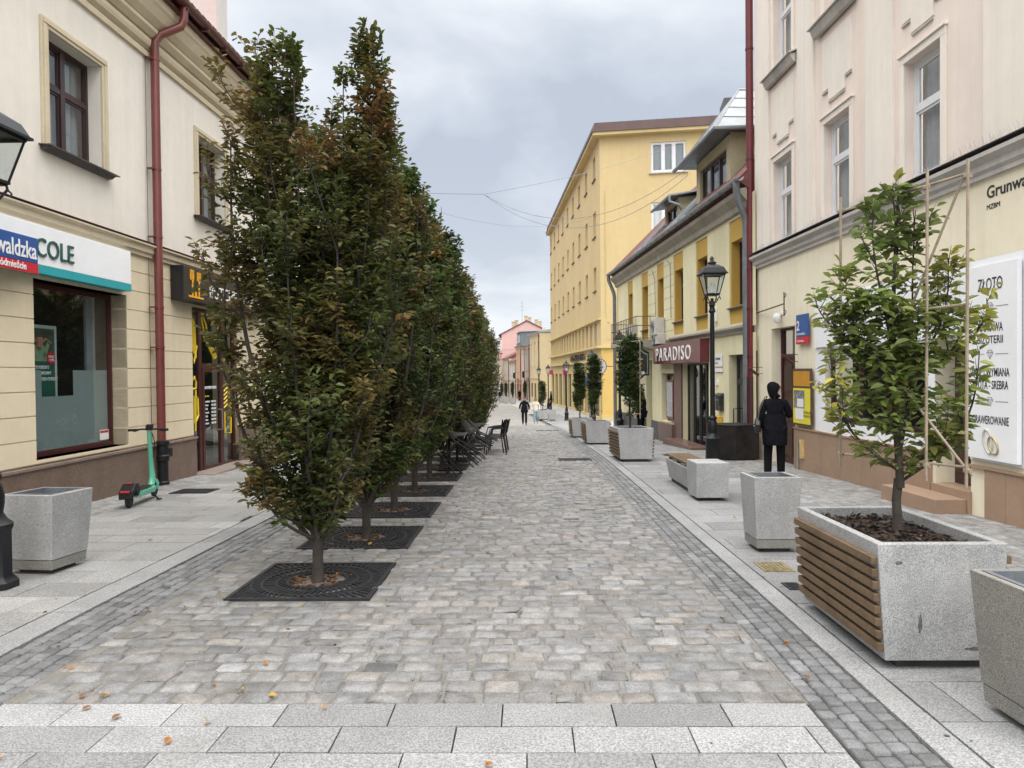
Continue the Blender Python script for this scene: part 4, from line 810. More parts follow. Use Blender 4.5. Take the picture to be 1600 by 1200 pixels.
    fbox(FS, r, 'stone_pillar', 5.80, 6.62, 0, .05, -1.5, 1.93, m_brownst); fbox(FS, r, 'stone_plinth', 6.62, 8.3, 0, .12, -1.5, -.02, m_brownst)
    window(FS, r, 6.66, 8.25, .02, 1.62, -.2, m_maroon, 2, None, .06, (m_curt_g, .3, .5), True, m_glass_dk, 'shop_window')
    fbox(FS, r, 'shop_step', 3.2, 6.1, 0, .55, -1.5, gz(20) + .10, m_brownst, bevel=.01)
    window(FS, r, 9.55, 10.45, -1, 2.1, -.25, m_anth, 1, None, .06, None, True, m_glass_dk, 'glazed_door'); window(FS, r, 11.6, 13.2, .1, 1.9, -.15, m_anth, 2, None, .06, None, True, m_glass_dk, 'shop_window')
    # balcony with iron railing
    mb = MB(FS); mb.box((9.0, 0, 2.66), (13.5, .72, 2.80)); mb.prof([(0, 2.45), (.6, 2.6), (.72, 2.66), (0, 2.66)], 9.0, 13.5); bo = obj('balcony', mb, m_grime, r)
    mb = MB(FS)
    for z in (2.86, 3.3, 3.62): mb.tube([(9.0, 0, z), (9.0, .7, z), (13.5, .7, z), (13.5, 0, z)], .014, 5)
    for u in np.arange(9.0, 13.51, .3): mb.tube([(u, .7, 2.8), (u, .7, 3.62)], .011, 4)
    for d in (.2, .45): mb.tube([(9.0, d, 2.8), (9.0, d, 3.62)], .011, 4)
    obj('railing', mb, M('rusty_railing', (.10, .075, .06), .7, .3, 8), bo)
    # small fittings on the wall
    mb = MB(FS); mb.box((2.66, 0, 3.06), (2.80, .08, 3.34)); mb.box((2.66, 0, 2.98), (2.80, .10, 3.06)); obj('alarm_box', mb, [m_whitep], r, bevel=.01); fbox(FS, r, 'alarm_light', 2.67, 2.79, .08, .11, 3.0, 3.08, m_red)
    fbox(FS, r, 'intercom', 2.62, 2.74, 0, .05, 1.32, 1.44, m_whitep)
    mb = MB(FS); mb.tube([(6.95, .03, 3.4), (6.95, .05, 5.1), (7.3, .05, 5.3)], .012, 4); mb.tube([(8.9, .14, 5.2), (8.9, .05, 4.9), (8.9, .03, 3.6)], .01, 4); obj('wall_cable', mb, m_gut, r)
small_house()
def small_signs():
    r = thing('bar_sign', 'dark red fascia sign with white raised letters PARADISO', 'shop sign', FS(5.8, .1, 1.9))
    fbox(FS, r, 'sign_box', 3.30, 8.35, .01, .26, 1.93, 2.56, m_burg, bevel=.005)
    text('PARADISO', FS, r, 8.02, 2.03, .60, .262, M('white_letters', (.82, .82, .82), .4, 0), fitw=3.85, caph=.42, depth=.012, bold=.002, sp=1.25)
    r = thing('beer_sign', 'dark shield-shaped projecting sign with golden beer glass beside the red fascia', 'sign', FS(8.55, .4, 1.2))
    a = FS(8.6, .3, 0); fx = Fac((a[0], a[1]), (a[0] - FS.n.x * -1 * 1.0, a[1] - FS.n.y * -1), 1)
    b0 = FS(8.6, .95, 0); fx = Fac((b0[0], b0[1]), (a[0], a[1]), 1)   # faces the viewer coming up the street
    prof = [(0, .05), (.10, .0), (.22, -.12), (.30, -.02), (.44, .10), (.60, .10), (.60, .9), (.44, .96), (.32, 1.08), (.18, .98), (0, .92), (.05, .5)]
    P = [(u * .95, z * 1.0 + 1.45) for u, z in prof]; mb = MB(fx); mb.prism(P, 0, .16); obj('shield', mb, m_black, r, bevel=.01)
    mb = MB(fx); cx = sum(p[0] for p in P) / len(P); cz = 1.95; mb.prism([(cx + (u - cx) * .86, cz + (z - cz) * .86) for u, z in P], .161, .168); obj('shield_border', mb, M('tarnished_silver', (.22, .24, .22), .4, .3, 9), r)
    mb = MB(fx); mb.prism([(cx + (u - cx) * .76, cz + (z - cz) * .76) for u, z in P], .169, .172); obj('shield_field', mb, M('dark_green_enamel', (.02, .03, .026), .35, .2, 9), r)
    mb = MB(fx); mb.prism([(cx - .04, 1.78), (cx + .04, 1.78), (cx + .07, 2.08), (cx - .07, 2.08)], .173, .178); obj('beer_glass', mb, M('amber_print', (.55, .22, .03), .4, .2, 9), r); fbox(fx, r, 'beer_foam', cx - .075, cx + .075, .173, .179, 2.085, 2.14, m_whitep); fbox(fx, r, 'name_plate', cx - .14, cx + .14, .173, .177, 1.60, 1.70, m_whitep)
    r = thing('white_wall_plaque', 'white square plaque above a small white strip beside glazed door', 'plaque', FS(2.5, .03, 1.6))
    fbox(FS, r, 'plaque', 2.26, 2.86, .01, .035, 1.80, 2.12, m_whitep); fbox(FS, r, 'lower_plaque', 2.26, 2.86, .01, .03, 1.66, 1.76, m_whitep); text('CENTRUM', FS, r, 2.74, 1.97, .09, .037, m_grey_letter, squeeze=.9); text('finansowe', FS, r, 2.74, 1.88, .05, .037, m_grey_letter)
    r = thing('wall_letter_box', 'dark grey letter box with rounded lid on the lemon wall', 'letter box', FS(2.4, .05, .8))
    mb = MB(FS); mb.box((2.20, 0.0, .66), (2.58, .10, 1.02)); mb.prof([(0, 1.02), (.12, 1.02), (.13, 1.06), (.06, 1.11), (0, 1.12)], 2.19, 2.59); obj('body', mb, m_anth, r, bevel=.01); fbox(FS, r, 'flap', 2.26, 2.52, .10, .108, .92, .96, m_gut)
    fbox(FS, r, 'newspaper_holder', 2.2, 2.22, .02, .14, .8, 1.0, m_anth)
    r = thing('yellow_gas_cabinet', 'small yellow metal cabinet low on the lemon wall below the letter box', 'cabinet', FS(2.4, .05, .2)); fbox(FS, r, 'cabinet', 2.26, 2.66, .01, .12, .12, .52, M('cabinet_yellow', (.62, .36, .05), .5, .15, 5), bevel=.01); fbox(FS, r, 'lock', 2.31, 2.34, .12, .128, .3, .33, m_black)
    r = thing('menu_case', 'wine red framed menu case on the wall beside the brown pillar', 'menu case', FS(7, .1, .7)); fbox(FS, r, 'frame', 6.64, 7.45, .02, .07, .16, 1.40, m_burg, bevel=.006); fbox(FS, r, 'menu_sheet', 6.71, 7.38, .07, .074, .23, 1.33, M('menu_paper', (.42, .42, .43), .6, .35, 16))
    for k, (u, z, l) in enumerate(((8.15, 2.92, 'weathered air conditioner mounted right at the balcony corner'), (8.1, 2.60, 'flat air conditioner directly above the letters PARADISO'), (10.6, 2.82, 'air conditioner standing on the balcony behind the railing'))):
        p = FS(u, (.02, .0, .35)[k], z); ang = math.atan2(FS.n.y, FS.n.x) + math.pi/2
        a_ = ac_unit('air_conditioner', l, p, ang, h=(.56, .34, .6)[k])
    c0 = FS(15.9, .15, 0); c1 = FS(15.9, .95, 0); fx = Fac((c1[0], c1[1]), (c0[0], c0[1]), 1)
    r = thing('round_pita_sign', 'round white projecting sign reading OPA! GREEK PITA with dark blue rim', 'shop sign', (c1[0], c1[1], 1.6))
    mb = MB(fx); mb.tube([(.12, -.04, 1.93), (.12, .04, 1.93)], .37, 32); obj('disc', mb, m_blue, r); mb = MB(fx); mb.tube([(.12, .04, 1.93), (.12, .046, 1.93)], .335, 32); obj('white_face', mb, m_whitep, r)
    text('OPA!', fx, r, .12, 2.02, .20, .048, m_letter_bk, 'CENTER'); text('GREEK', fx, r, .12, 1.87, .14, .048, m_letter_bk, 'CENTER', 1.15); text('PITA', fx, r, .12, 1.72, .14, .048, m_letter_bk, 'CENTER', 1.15)
    mb = MB(fx); mb.tube([(.45, 0, 1.93), (.85, 0, 1.93)], .015, 6); obj('bracket', mb, m_black, r)
    r = thing('blue_shop_sign', 'blue curved projecting sign half hidden behind the narrow potted tree', 'shop sign', FS(11.2, .4, 1.4))
    b0 = FS(11.3, .75, 0); a = FS(11.3, .25, 0); fx = Fac((b0[0], b0[1]), (a[0], a[1]), 1)
    mb = MB(fx); mb.prism([(.0, 1.1), (.30, 1.3), (.42, 1.75), (.30, 2.2), (.0, 2.4)], 0, .12); obj('panel', mb, m_blue, r); fbox(fx, r, 'bracket', .3, .5, .03, .09, 1.7, 1.76, m_black); fbox(fx, r, 'lower_panel', .02, .3, .0, .12, .75, 1.0, m_blue); mb = MB(fx); mb.tube([(.15, .125, .95), (.15, .13, .95)], .08, 12); obj('orange_mark', mb, m_yel, r)
small_signs()

# ------------------------------------------------------------------ RIGHT: big yellow block
FY = Fac((5.4, 51), (3.1, 87), -1); FYs = Fac((5.4, 51), (20, 49), 1)
m_y = M('warm_yellow_render', (.56, .435, .225), .9, .05, .25, .2, 80, stain=(.49, .37, .18), ss=.2, streak=True)
m_y2 = M('deep_yellow_render', (.58, .40, .13), .9, .06, .3, .2, 80)
m_ystone = M('yellow_grey_stone', (.54, .43, .21), .85, .08, .6, .2, 60)
def yellow_block():
    r = thing('yellow_block', 'five storey warm yellow corner block with brown roof edge and rows of windows', 'building', (5.4, 51, -1.8))
    C = [2.5 + 4.06 * k for k in range(9)]; rows = [(16.0, 17.72), (11.75, 13.6), (7.75, 9.5)]
    ops = [(c - .62, c + .62, a, b) for c in C for a, b in rows]; band = [(1.6 + 2.17 * k, 1.6 + 2.17 * k + 1.45, 3.65, 5.35) for k in range(16)]
    mb = MB(FY); wall(mb, 0, 36.5, 3.45, 18.4, ops + band, rev=.28); obj('street_wall', mb, m_y, r)
    so_ = [(3.6, 6.0, 15.72, 17.82), (3.6, 6.0, 11.5, 13.6), (3.6, 6.0, 7.5, 9.5)]
    mb = MB(FYs); wall(mb, 0, 14, 3.43, 18.4, so_, rev=.15); obj('side_wall', mb, m_y, r)
    mb = MB(FY); 
    for c in C:
        for a, b in rows: mb.box((c - .72, 0, a - .10), (c + .72, .1, a - .03))
    obj('window_sills', mb, m_lead, r)
    for k, (a, b, c, e) in enumerate(ops): window(FY, r, a, b, c, e, -.2, m_pvc, 1, None, .09, (m_curt, 0, .5) if k % 3 == 0 else None, True)
    for (a, b, c, e) in band: window(FY, r, a, b, c, e, -.2, m_pvc, 1, None, .1, None, True)
    for k, (a, b, c, e) in enumerate(so_): window(FYs, r, a, b, c, e, -.08, m_pvc, 3, None, .10, (m_curt_g if k == 0 else m_curt, 0, 1), True); fbox(FYs, r, 'window_sill', a - .15, b + .15, 0, .12, c - .12, c - .04, m_corn)
    mb = MB(FY); mb.box((0, 0, 5.42), (36.5, .22, 5.54)); mb.box((0, 0, 3.40), (36.5, .3, 3.55)); mb.box((0, 0, 2.38), (36.5, .28, 2.52)); obj('string_courses', mb, m_ystone, r)
    mb = MB(FYs); mb.box((-.2, 0, 3.38), (14, .16, 3.52)); obj('side_string_course', mb, m_ystone, r)
    gb = [(1.0 + 4.0 * k, 3.6 + 4.0 * k, gz(53 + 4 * k) + .15, 1.5) for k in range(9)]
    mb = MB(FY); wall(mb, 0, 36.5, -4, 3.40, gb, rev=.25); obj('street_base', mb, m_ystone, r)
    mb = MB(FYs); wall(mb, 0, 14, -4, 3.38, [], rev=.2); obj('side_base', mb, m_y2, r)
    fbox(FYs, r, 'base_kerb', 0.02, 14, 0, .10, -3, gz(51) + .35, m_ystone); fbox(FYs, r, 'meter_box', 2.0, 2.5, 0, .08, -.35, .1, m_tan)
    for (a, b, c, e) in gb: window(FY, r, a, b, c, e, -.2, m_anth, 2, None, .07, None, True, m_glass_dk, 'shop_window')
    # eaves: overhanging slab, brown metal attic with seams
    mb = MB(lambda *p: p); A = Vector(FY(0, 0, 0)); e1 = FY.e; e2 = FYs.e
    def corner(o, t, z): # outline offset outwards by o
        pA = A + FY.n * o + FYs.n * o; return (pA.x, pA.y, z)
    def ring(o, z0, z1, mbx):
        B = A + FY.e * 36.5 + FY.n * o; Cc = A + FYs.e * 14 + FYs.n * o; a0 = corner(o, 0, 0)
        for P, Q in (((a0[0], a0[1]), (B.x, B.y)), ((a0[0], a0[1]), (Cc.x, Cc.y))): mbx.quad((P[0], P[1], z0), (Q[0], Q[1], z0), (Q[0], Q[1], z1), (P[0], P[1], z1))
        return a0, B, Cc
    B = A + FY.e * 36.5; Cc = A + FYs.e * 14; D = B + FYs.e * 14
    def slab(o, z0, z1, mbx):
        a0 = corner(o, 0, 0); b = B + FY.n * o; c = Cc + FYs.n * o
        P = [(a0[0], a0[1]), (b.x, b.y), (D.x, D.y), (c.x, c.y)]
        mbx.add([(x, y, z0) for x, y in P] + [(x, y, z1) for x, y in P], [(0,3,2,1), (4,5,6,7), (0,1,5,4), (1,2,6,5), (2,3,7,6), (3,0,4,7)])
    slab(.45, 18.402, 18.62, mb); obj('eaves_slab', mb, m_ystone, r)
    mb = MB(lambda *p: p); slab(.52, 18.622, 18.72, mb); slab(.35, 18.722, 19.30, mb); m_bm = M('brown_metal_sheet', (.105, .062, .055), .45, .15, 1); ro = obj('metal_attic', mb, m_bm, r)
    for u in np.arange(.2, 14, 1.25): fbox(FYs, ro, 'sheet_joint', u, u + .05, .34, .40, 18.73, 19.31, m_bm)
    for u in np.arange(.4, 36, 1.25): fbox(FY, ro, 'sheet_joint', u, u + .05, .34, .40, 18.73, 19.31, m_bm)
    fbox(FYs, ro, 'roof_box', 6, 8.2, -3, -.6, 19.31, 19.6, m_granite); fbox(FYs, ro, 'roof_box', 8.7, 12.2, -3, -.8, 19.31, 20.9, m_lead)
    mb = MB(FYs); mb.tube([(.35, .03, 14.6), (.35, .03, 5.6)], .03, 5); mb.box((.5, 0, 5.2), (.62, .06, 5.35)); mb.box((.5, 0, 4.0), (.62, .06, 4.15)); obj('wall_fittings', mb, m_ystone, r)
    text('ŁAZIENKI i', FY, r, 16.9, 2.66, .70, .06, m_letter_bk, fitw=9.4, caph=.55, depth=.03)
    for u in (34, 20.5): fbox(FY, r, 'pink_light_box', u, u + .12, .0, .40, 1.4, 1.95, M('pink_sign', (.55, .05, .22), .4, .05))
yellow_block()

# ------------------------------------------------------------------ far houses on the right
m_slate = M('slate_roof', (.13, .145, .155), .6, .15, 2); m_greyroof = M('grey_sheet_roof', (.33, .36, .38), .5, .1, 1)
def RP(y): return (1.9 - .1236 * (y - 95), y)
far = [ ('cream house with tall parapet cornice beyond the yellow block', 95, 105.2, -2.5, 7.0, 2, (.60, .49, .29), 3, m_greyroof, 1.4, 12),
        ('narrow grey-brown house with iron balcony and low red dormer', 105.3, 111, -2.7, 5.6, 2, (.36, .32, .26), 2, m_tile, 2.4, 9),
        ('narrow pale pink fronted house between grey-brown and peach ones', 111.1, 116, -2.8, 5.6, 2, (.62, .50, .48), 2, m_greyroof, 1.5, 9),
        ('peach orange house under a dark grey mansard roof', 116.1, 124, -2.9, 6.0, 2, (.56, .37, .23), 2, m_slate, 2.4, 9),
        ('low white house with red tiled roof and yellow dormer', 124.1, 136, -3.1, 3.6, 2, (.58, .57, .52), 3, m_tile, 3.0, 9),
        ('low off-white house just before the tall pink gable', 136.1, 149, -3.2, 4.4, 2, (.55, .53, .46), 3, m_tile, 2.6, 9)]
for i, (lab, y0, y1, z0, z1, fl, col, nw, roof, rh, dp) in enumerate(far):
    plain_house('far_house', lab, RP(y0), RP(y1), -1, z0, z1, fl, M('far_render_%s' % 'abcdef'[i], col, .9, .06, .5), nw, roof, rh, depth=dp, gf=3.4, ww=1.1, group='houses along the far street', balcony=[(.6, 3.6, .9)] if i == 1 else ([(3.2, 6.0, .7)] if i == 3 else None))
def far_extra():
    r = thing('gable_house', 'tall pink house with bare gable wall facing up the street', 'house', (-4.9, 150, -3.3))
    mb = MB(lambda *p: p); mb.prism([(-5.1, -4), (3.6, -4), (3.6, 10.9), (.3, 12.6), (-5.1, 9.9)], 150, 166); obj('wall', mb, M('gable_pink', (.60, .40, .37), .9, .05, .3, stain=(.52, .34, .31), ss=.2), r)
    mb = MB(lambda *p: p); mb.add([(-5.7, 149.8, 9.7), (.3, 149.8, 12.75), (.3, 166, 12.75), (-5.7, 166, 9.7), (-5.7, 149.8, 9.5), (.3, 149.8, 12.55), (.3, 166, 12.55), (-5.7, 166, 9.5)], [(0,1,2,3), (4,5,1,0), (0,3,7,4)]); mb.add([(3.9, 149.8, 10.9), (.3, 149.8, 12.75), (.3, 166, 12.75), (3.9, 166, 10.9), (3.9, 149.8, 10.7), (.3, 149.8, 12.55)], [(0,1,2,3), (4,5,1,0)]); rf = obj('roof', mb, m_tile, r)
    mc = M('chimney_render', (.5, .42, .3))
    for x, y, h in ((.1, 151, 13.6), (.9, 151.2, 13.3), (-2.6, 152, 12.5), (-1.9, 152.4, 12.8), (2.3, 152, 12.9), (3.1, 152, 12.5)): 
        mb = MB(lambda *p: p); mb.box((x - .35, y, 10.5), (x + .35, y + .5, h)); mb.box((x - .42, y - .07, h), (x + .42, y + .57, h + .12)); obj('chimney', mb, mc, rf)
    mb = MB(lambda *p: p); mb.tube([(-.7, 152, 12), (-.7, 152, 17.2)], .03, 5)
    for z in (15, 15.8, 16.5): mb.tube([(-1.1, 152, z), (-.3, 152, z)], .02, 4)
    obj('aerial', mb, m_gut, rf)
    mb = MB(lambda *p: p); mb.box((-5.13, 150.02, 6.5), (3.6, 150.0 - .04, 6.56)); obj('joint_line', mb, M('gable_joint', (.45, .31, .29), .9), r)
    fc = Fac((-5.1, 150), (-7.0, 166), -1)
    for k in range(3):
        for z in (-.6, 2.8, 6.0): window(fc, r, 2 + 4.5 * k, 3.2 + 4.5 * k, z, z + 1.7, .06, m_pvc, 2, None, .06, None, False)
    # mansard box on the peach house
    r = thing('mansard_attic', 'dark grey standing mansard attic on top of the peach house', 'roof structure', (0, 118, 6)); fc = Fac(RP(115.5), RP(122), -1)
    mb = MB(fc); mb.prof([(.2, 6.0), (.05, 8.3), (-5, 8.5), (-5, 6.0)], 0, 6); ma = obj('attic', mb, m_slate, r); mb = MB(fc); mb.prof([(.25, 8.3), (.25, 8.45), (-5.2, 8.65), (-5.2, 8.5)], -.2, 6.2); obj('roof_sheet', mb, m_greyroof, r)
    for u in (1, 3, 4.8): window(fc, r, u, u + .8, 6.6, 7.9, .22, m_pvc, 1, None, .05, None, False)
far_extra()
plain_house('far_house', 'white house seen past the end of tree row', (-6.3 - .2, 165), (-9.6, 190), 1, -3.5, 6.4, 3, M('far_white', (.66, .66, .64), .9, .05), 4, m_tile, 2.5, depth=12, gf=3.4, group='houses along the far street')
plain_house('far_house', 'pale green-yellow house farthest along the street', (-9.3, 260), (-2.0, 262), 1, -4.4, 6, 3, M('far_green', (.45, .46, .30), .9, .05), 4, m_tile, 3, depth=12, gf=3.4, group='houses along the far street')
plain_house('far_house', 'orange-roofed house closing the street in the distance', (-22, 266), (-9.5, 263), 1, -4.4, 7, 3, M('far_cream', (.56, .50, .36), .9, .05), 4, m_tile, 3, depth=12, gf=3.4, group='houses along the far street')
plain_house('street_house', 'beige house of the left row far beyond the trees', (-7.8, 66.2), (-10.2, 100), 1, -2.6, 6.6, 2, M('beige_render', (.52, .46, .36), .9, .06, .6), 6, m_tile, 3, depth=10, gf=3.6)
plain_house('street_house', 'salmon house of the left row before the white one', (-10.4, 100.2), (-8.6, 164), 1, -3.4, 6.0, 2, M('salmon_render', (.52, .36, .28), .9, .06, .6), 9, m_tile, 3, depth=10, gf=3.6)
# ------------------------------------------------------------------ trees
def leaf_field(name, P, D, N, L, W, tones, mat, parent, fold=.25, droop=.0):
    """P base points, D directions, N normals; one folded, pointed leaf each (two quads)"""
    n = len(P); S = np.cross(D, N); S /= np.linalg.norm(S, axis=1, keepdims=True) + 1e-9; N = np.cross(S, D)
    L = L[:, None]; W = W[:, None]; V = np.zeros((n, 6, 3)); z = np.zeros((n, 1))
    V[:, 0] = P; V[:, 1] = P + D * L * .32 + S * W * .5 + N * W * fold; V[:, 2] = P + D * L * .70 + S * W * .40 + N * (W * fold - L * droop * .5)
    V[:, 3] = P + D * L - N * L * droop; V[:, 4] = P + D * L * .70 - S * W * .40 + N * (W * fold - L * droop * .5); V[:, 5] = P + D * L * .32 - S * W * .5 + N * W * fold
    f = np.array([(0, 1, 2, 3), (0, 3, 4, 5)]); Fq = (f[None] + np.arange(n)[:, None, None] * 6).reshape(-1, 4)
    return npmesh(name, V.reshape(-1, 3), Fq, mat, np.repeat(tones, 2, 0), parent)
def tree(name, label, loc, seed, H, env, leaders, ntw, lpt, ll, green, rust, rust_amt, split=.38, tr=.05, group=None, crown_c=(0, 0), lo=.27, twl=(.12, .30), flat=1.0, subs=1.7, spread=1.0, central=False, low=9):
    """trunk that forks low into upright leaders; twigs carry the leaves"""
    rg = np.random.default_rng(seed); rd = random.Random(seed)
    r = thing(name, label, 'tree', loc, 0, group)
    mb = MB(); mb.tube([(0, 0, -.05), (.005, 0, .08), (0, .01, split * .6), (.01, 0, split)], [tr * 1.25, tr, tr * .92, tr * .95], 10)
    LD = []
    def branch(p0, p1, bow, r0, n=10, z_hint=None):
        pts = []; w1, w2 = rd.uniform(0, 6), rd.uniform(0, 6); amp = .02 * min(1, np.linalg.norm(np.array(p1) - np.array(p0)))
        for i in range(n + 1):
            t = i / n; k = 1 - (1 - t) ** bow
            pts.append(np.array([p0[0] + (p1[0]-p0[0]) * k + amp * math.sin(5 * t + w1), p0[1] + (p1[1]-p0[1]) * k + amp * math.cos(4 * t + w2), p0[2] + (p1[2]-p0[2]) * t]))
        mb.tube([tuple(q) for q in pts], [r0 * (1 - .85 * i / n) + .0018 for i in range(n + 1)], 5 if r0 < .012 else 7); return np.array(pts)
    def renv(z): return float(np.interp(z, [e[0] for e in env], [e[1] for e in env]))
    spine = None
    for li_, (tx, ty, tz, bow) in enumerate(leaders):
        st = (0, 0, split * .85); rr0 = tr * (.55 if li_ < 5 else .4)
        if spine is not None and (central or li_ >= low):
            q = rd.uniform(.02, .45 if central else .22) * (.6 if tz < 1.5 else 1); i = min(int(q * 10), 9); st = tuple(spine[i] + (spine[i+1] - spine[i]) * (q * 10 - i)); rr0 = tr * .3
            if tz - st[2] < .3: continue
        if central and li_ == 0: rr0 = tr * .85
        main = branch(st, (tx, ty, tz), bow, rr0); LD.append((main, tz))
        if spine is None: spine = main
        nsub = max(2, int((tz - .8) * subs))
        for q in range(nsub):
            t = rd.uniform(.18, .86); i = min(int(t * 10), 9); a = main[i] + (main[i+1] - main[i]) * (t * 10 - i)
            ang = rd.uniform(0, 6.283); reach = rd.uniform(.12, .34) * spread; zt = a[2] + rd.uniform(.35, .8) * (1 if tz > 2 else .55)
            zt = min(zt, tz + rd.uniform(-.25, .12)); 
            if zt - a[2] < .15: continue
            bx_, by_ = a[0] + reach * math.cos(ang), a[1] + reach * math.sin(ang) * flat; re = renv(zt) * rd.uniform(.88, 1.06); rb = math.hypot(bx_ - crown_c[0], (by_ - crown_c[1]) / flat)
            if rb > re: bx_ = crown_c[0] + (bx_ - crown_c[0]) * re / rb; by_ = crown_c[1] + (by_ - crown_c[1]) * re / rb
            LD.append((branch(tuple(a), (bx_, by_, zt), 1.8, tr * .16, 6), zt))
    P = []; D = []; Nn = []; T = []; LL = []
    clump = {}
    def cl(p):   # colour drifts from clump to clump
        q = tuple(np.floor(p * 2.6).astype(int)); 
        if q not in clump: clump[q] = (rd.gauss(0, .24), rd.gauss(1, .19))
        return clump[q]
    tw = MB(); done = 0; tries = 0; wts = np.array([np.linalg.norm(l[-1] - l[0]) for l, _ in LD]); cum = np.cumsum(wts) / wts.sum()
    while done < ntw and tries < ntw * 10:
        tries += 1
        li = int(np.searchsorted(cum, rd.random())); ld, zt = LD[min(li, len(LD) - 1)]; n_ = len(ld) - 1; t = rd.uniform(.05, 1.0); i = min(int(t * n_), n_ - 1); a = ld[i] + (ld[i+1] - ld[i]) * (t * n_ - i)
        if a[2] < lo: continue
        ang = rd.random() * 2 * math.pi; ln = twl[0] + (twl[1] - twl[0]) * rd.random(); end = (t - .8) / .2 if t > .8 else 0
        ln *= 1 - .35 * end
        out = np.array([math.cos(ang), math.sin(ang) * max(flat, .8), 0.0]) * (1 - .6 * end)
        d = out + np.array([0, 0, .25 + rd.random() * .8 + .9 * end]); d /= np.linalg.norm(d)
        b = a + d * ln; rb = math.hypot((b[0] - crown_c[0]), (b[1] - crown_c[1]) / flat); re = renv(b[2]) * (1 + rd.gauss(0, .06))
        if rb > re and rb > math.hypot(a[0] - crown_c[0], (a[1] - crown_c[1]) / flat): 
            if rd.random() < .93: continue
        if rb < re * .35 and rd.random() < .45: continue
        hole = math.sin(b[0] * 5.1 + seed) * math.sin(b[2] * 4.3 + seed * 2) * math.sin(b[1] * 5.7 + seed * 3)
        if hole > .45 and rd.random() < .7: continue
        done += 1; mid = (a + b) / 2 + np.array([0, 0, -.015]); tw.tube([tuple(a), tuple(mid), tuple(b)], [.0035, .0025, .001], 3, False)
        h, br = cl(b)
        for j in range(lpt):
            s = .15 + .85 * (j + rd.random() * .5) / lpt; p = a + (b - a) * s + np.array([0, 0, -.015 * math.sin(s * 3)])
            side = (1 if j % 2 else -1); sv = np.cross(d, [0, 0, 1]); sv /= np.linalg.norm(sv) + 1e-6
            ld_ = d * (.35 + .35 * s) + sv * side * .85 + np.array([rd.gauss(0, .3), rd.gauss(0, .3), rd.gauss(-.30, .3)]); ld_ /= np.linalg.norm(ld_)
            nn = np.array([rd.gauss(0, .5), rd.gauss(0, .5), 1.0]); P.append(p + ld_ * .01); D.append(ld_); Nn.append(nn); LL.append(ll * rd.uniform(.65, 1.15))
            mix = min(1, max(0, rust_amt + h + rd.gauss(0, .12) + .3 * (rb / (re + .01) - .7))); br2 = br * rd.uniform(.75, 1.25)
            c = np.array(green) * (1 - mix) + np.array(rust) * mix; T.append(np.clip(c * br2, .004, .8))
    trunk = obj('trunk', mb, m_bark, r, smooth=True, sharp=80); 
    P, D, Nn, T, LL = map(np.array, (P, D, Nn, T, LL))
    cr = leaf_field('crown', P, D, Nn, LL, LL * .5, T, m_leaf, r, droop=.06); obj('twigs', tw, m_bark, trunk)
    return r
GREEN = (.074, .100, .024); RUST = (.20, .105, .036); GREEN2 = (.072, .112, .028)
env1 = [(.16, .30), (.30, .46), (.42, .54), (.6, .60), (.8, .63), (1.15, .66), (1.5, .62), (1.8, .78), (2.2, 1.0), (2.7, 1.0), (3.1, .95), (3.6, .88), (4.1, .80), (4.8, .70)]
L1 = [(-.20, 0, 4.66, 2.2), (.46, .05, 4.72, 2.4), (-.68, -.05, 3.75, 2.2), (.1, .25, 4.1, 1.8), (-.45, .35, 4.1, 2), (.3, -.3, 3.4, 2), (-.1, -.35, 3.2, 1.8), (.62, .25, 3.7, 2.4), (-.85, .15, 2.9, 3),
      (.75, -.15, 2.9, 3), (.35, .1, 1.9, 3), (-.35, -.2, 1.8, 3), (.1, -.45, 1.7, 3), (-.1, .45, 2.0, 3), (.5, -.3, 1.6, 2.0), (-.5, .1, 1.5, 2.0), (.45, .2, 1.3, 2.1), (-.38, -.35, 1.2, 2.1), (.42, .1, .95, 2.2), (-.42, .1, .9, 2.2), (.1, -.45, .9, 2.2), (-.1, .42, 1.0, 2.2), (.33, -.38, 1.1, 2.2), (-.3, -.4, .85, 2.2),
      (.45, 0, .62, 1.6), (-.45, .05, .60, 1.6), (.1, -.45, .58, 1.6), (-.3, -.35, .66, 1.6), (.35, -.32, .64, 1.6), (-.15, .42, .7, 1.6), (.3, .35, .66, 1.6), (.5, -.12, .8, 1.8), (-.5, -.1, .82, 1.8), (.0, -.5, .85, 1.8),
      (.38, .12, 4.62, 2.4), (.56, -.04, 4.5, 2.4), (.30, .0, 4.3, 2.2), (-.33, .05, 4.55, 2.2), (-.12, -.06, 4.5, 2), (-.42, -.04, 4.3, 2.2), (-.22, .1, 4.45, 2.2), (.62, .1, 4.1, 2.6), (-.05, .12, 3.9, 2), (.12, .02, 3.7, 2), (-.55, .1, 4.0, 2.3)]
G_ = 'upright hornbeams in iron grates along the street'
PX0 = -1.81
tree('street_tree', 'nearest hornbeam of the row, rust-tinged crown branching low from an iron grate', (PX0, 6.05, gz(6.05)), 3, 4.85, env1, L1, 3300, 10, .071, GREEN, RUST, .20, group=G_, tr=.05, lo=.22, subs=1.5, split=.34)
env2 = [(.22, .28), (.36, .46), (.7, .6), (1.0, .72), (1.5, .80), (2.2, .92), (3.0, .92), (3.8, .78), (4.4, .6), (5.0, .4)]
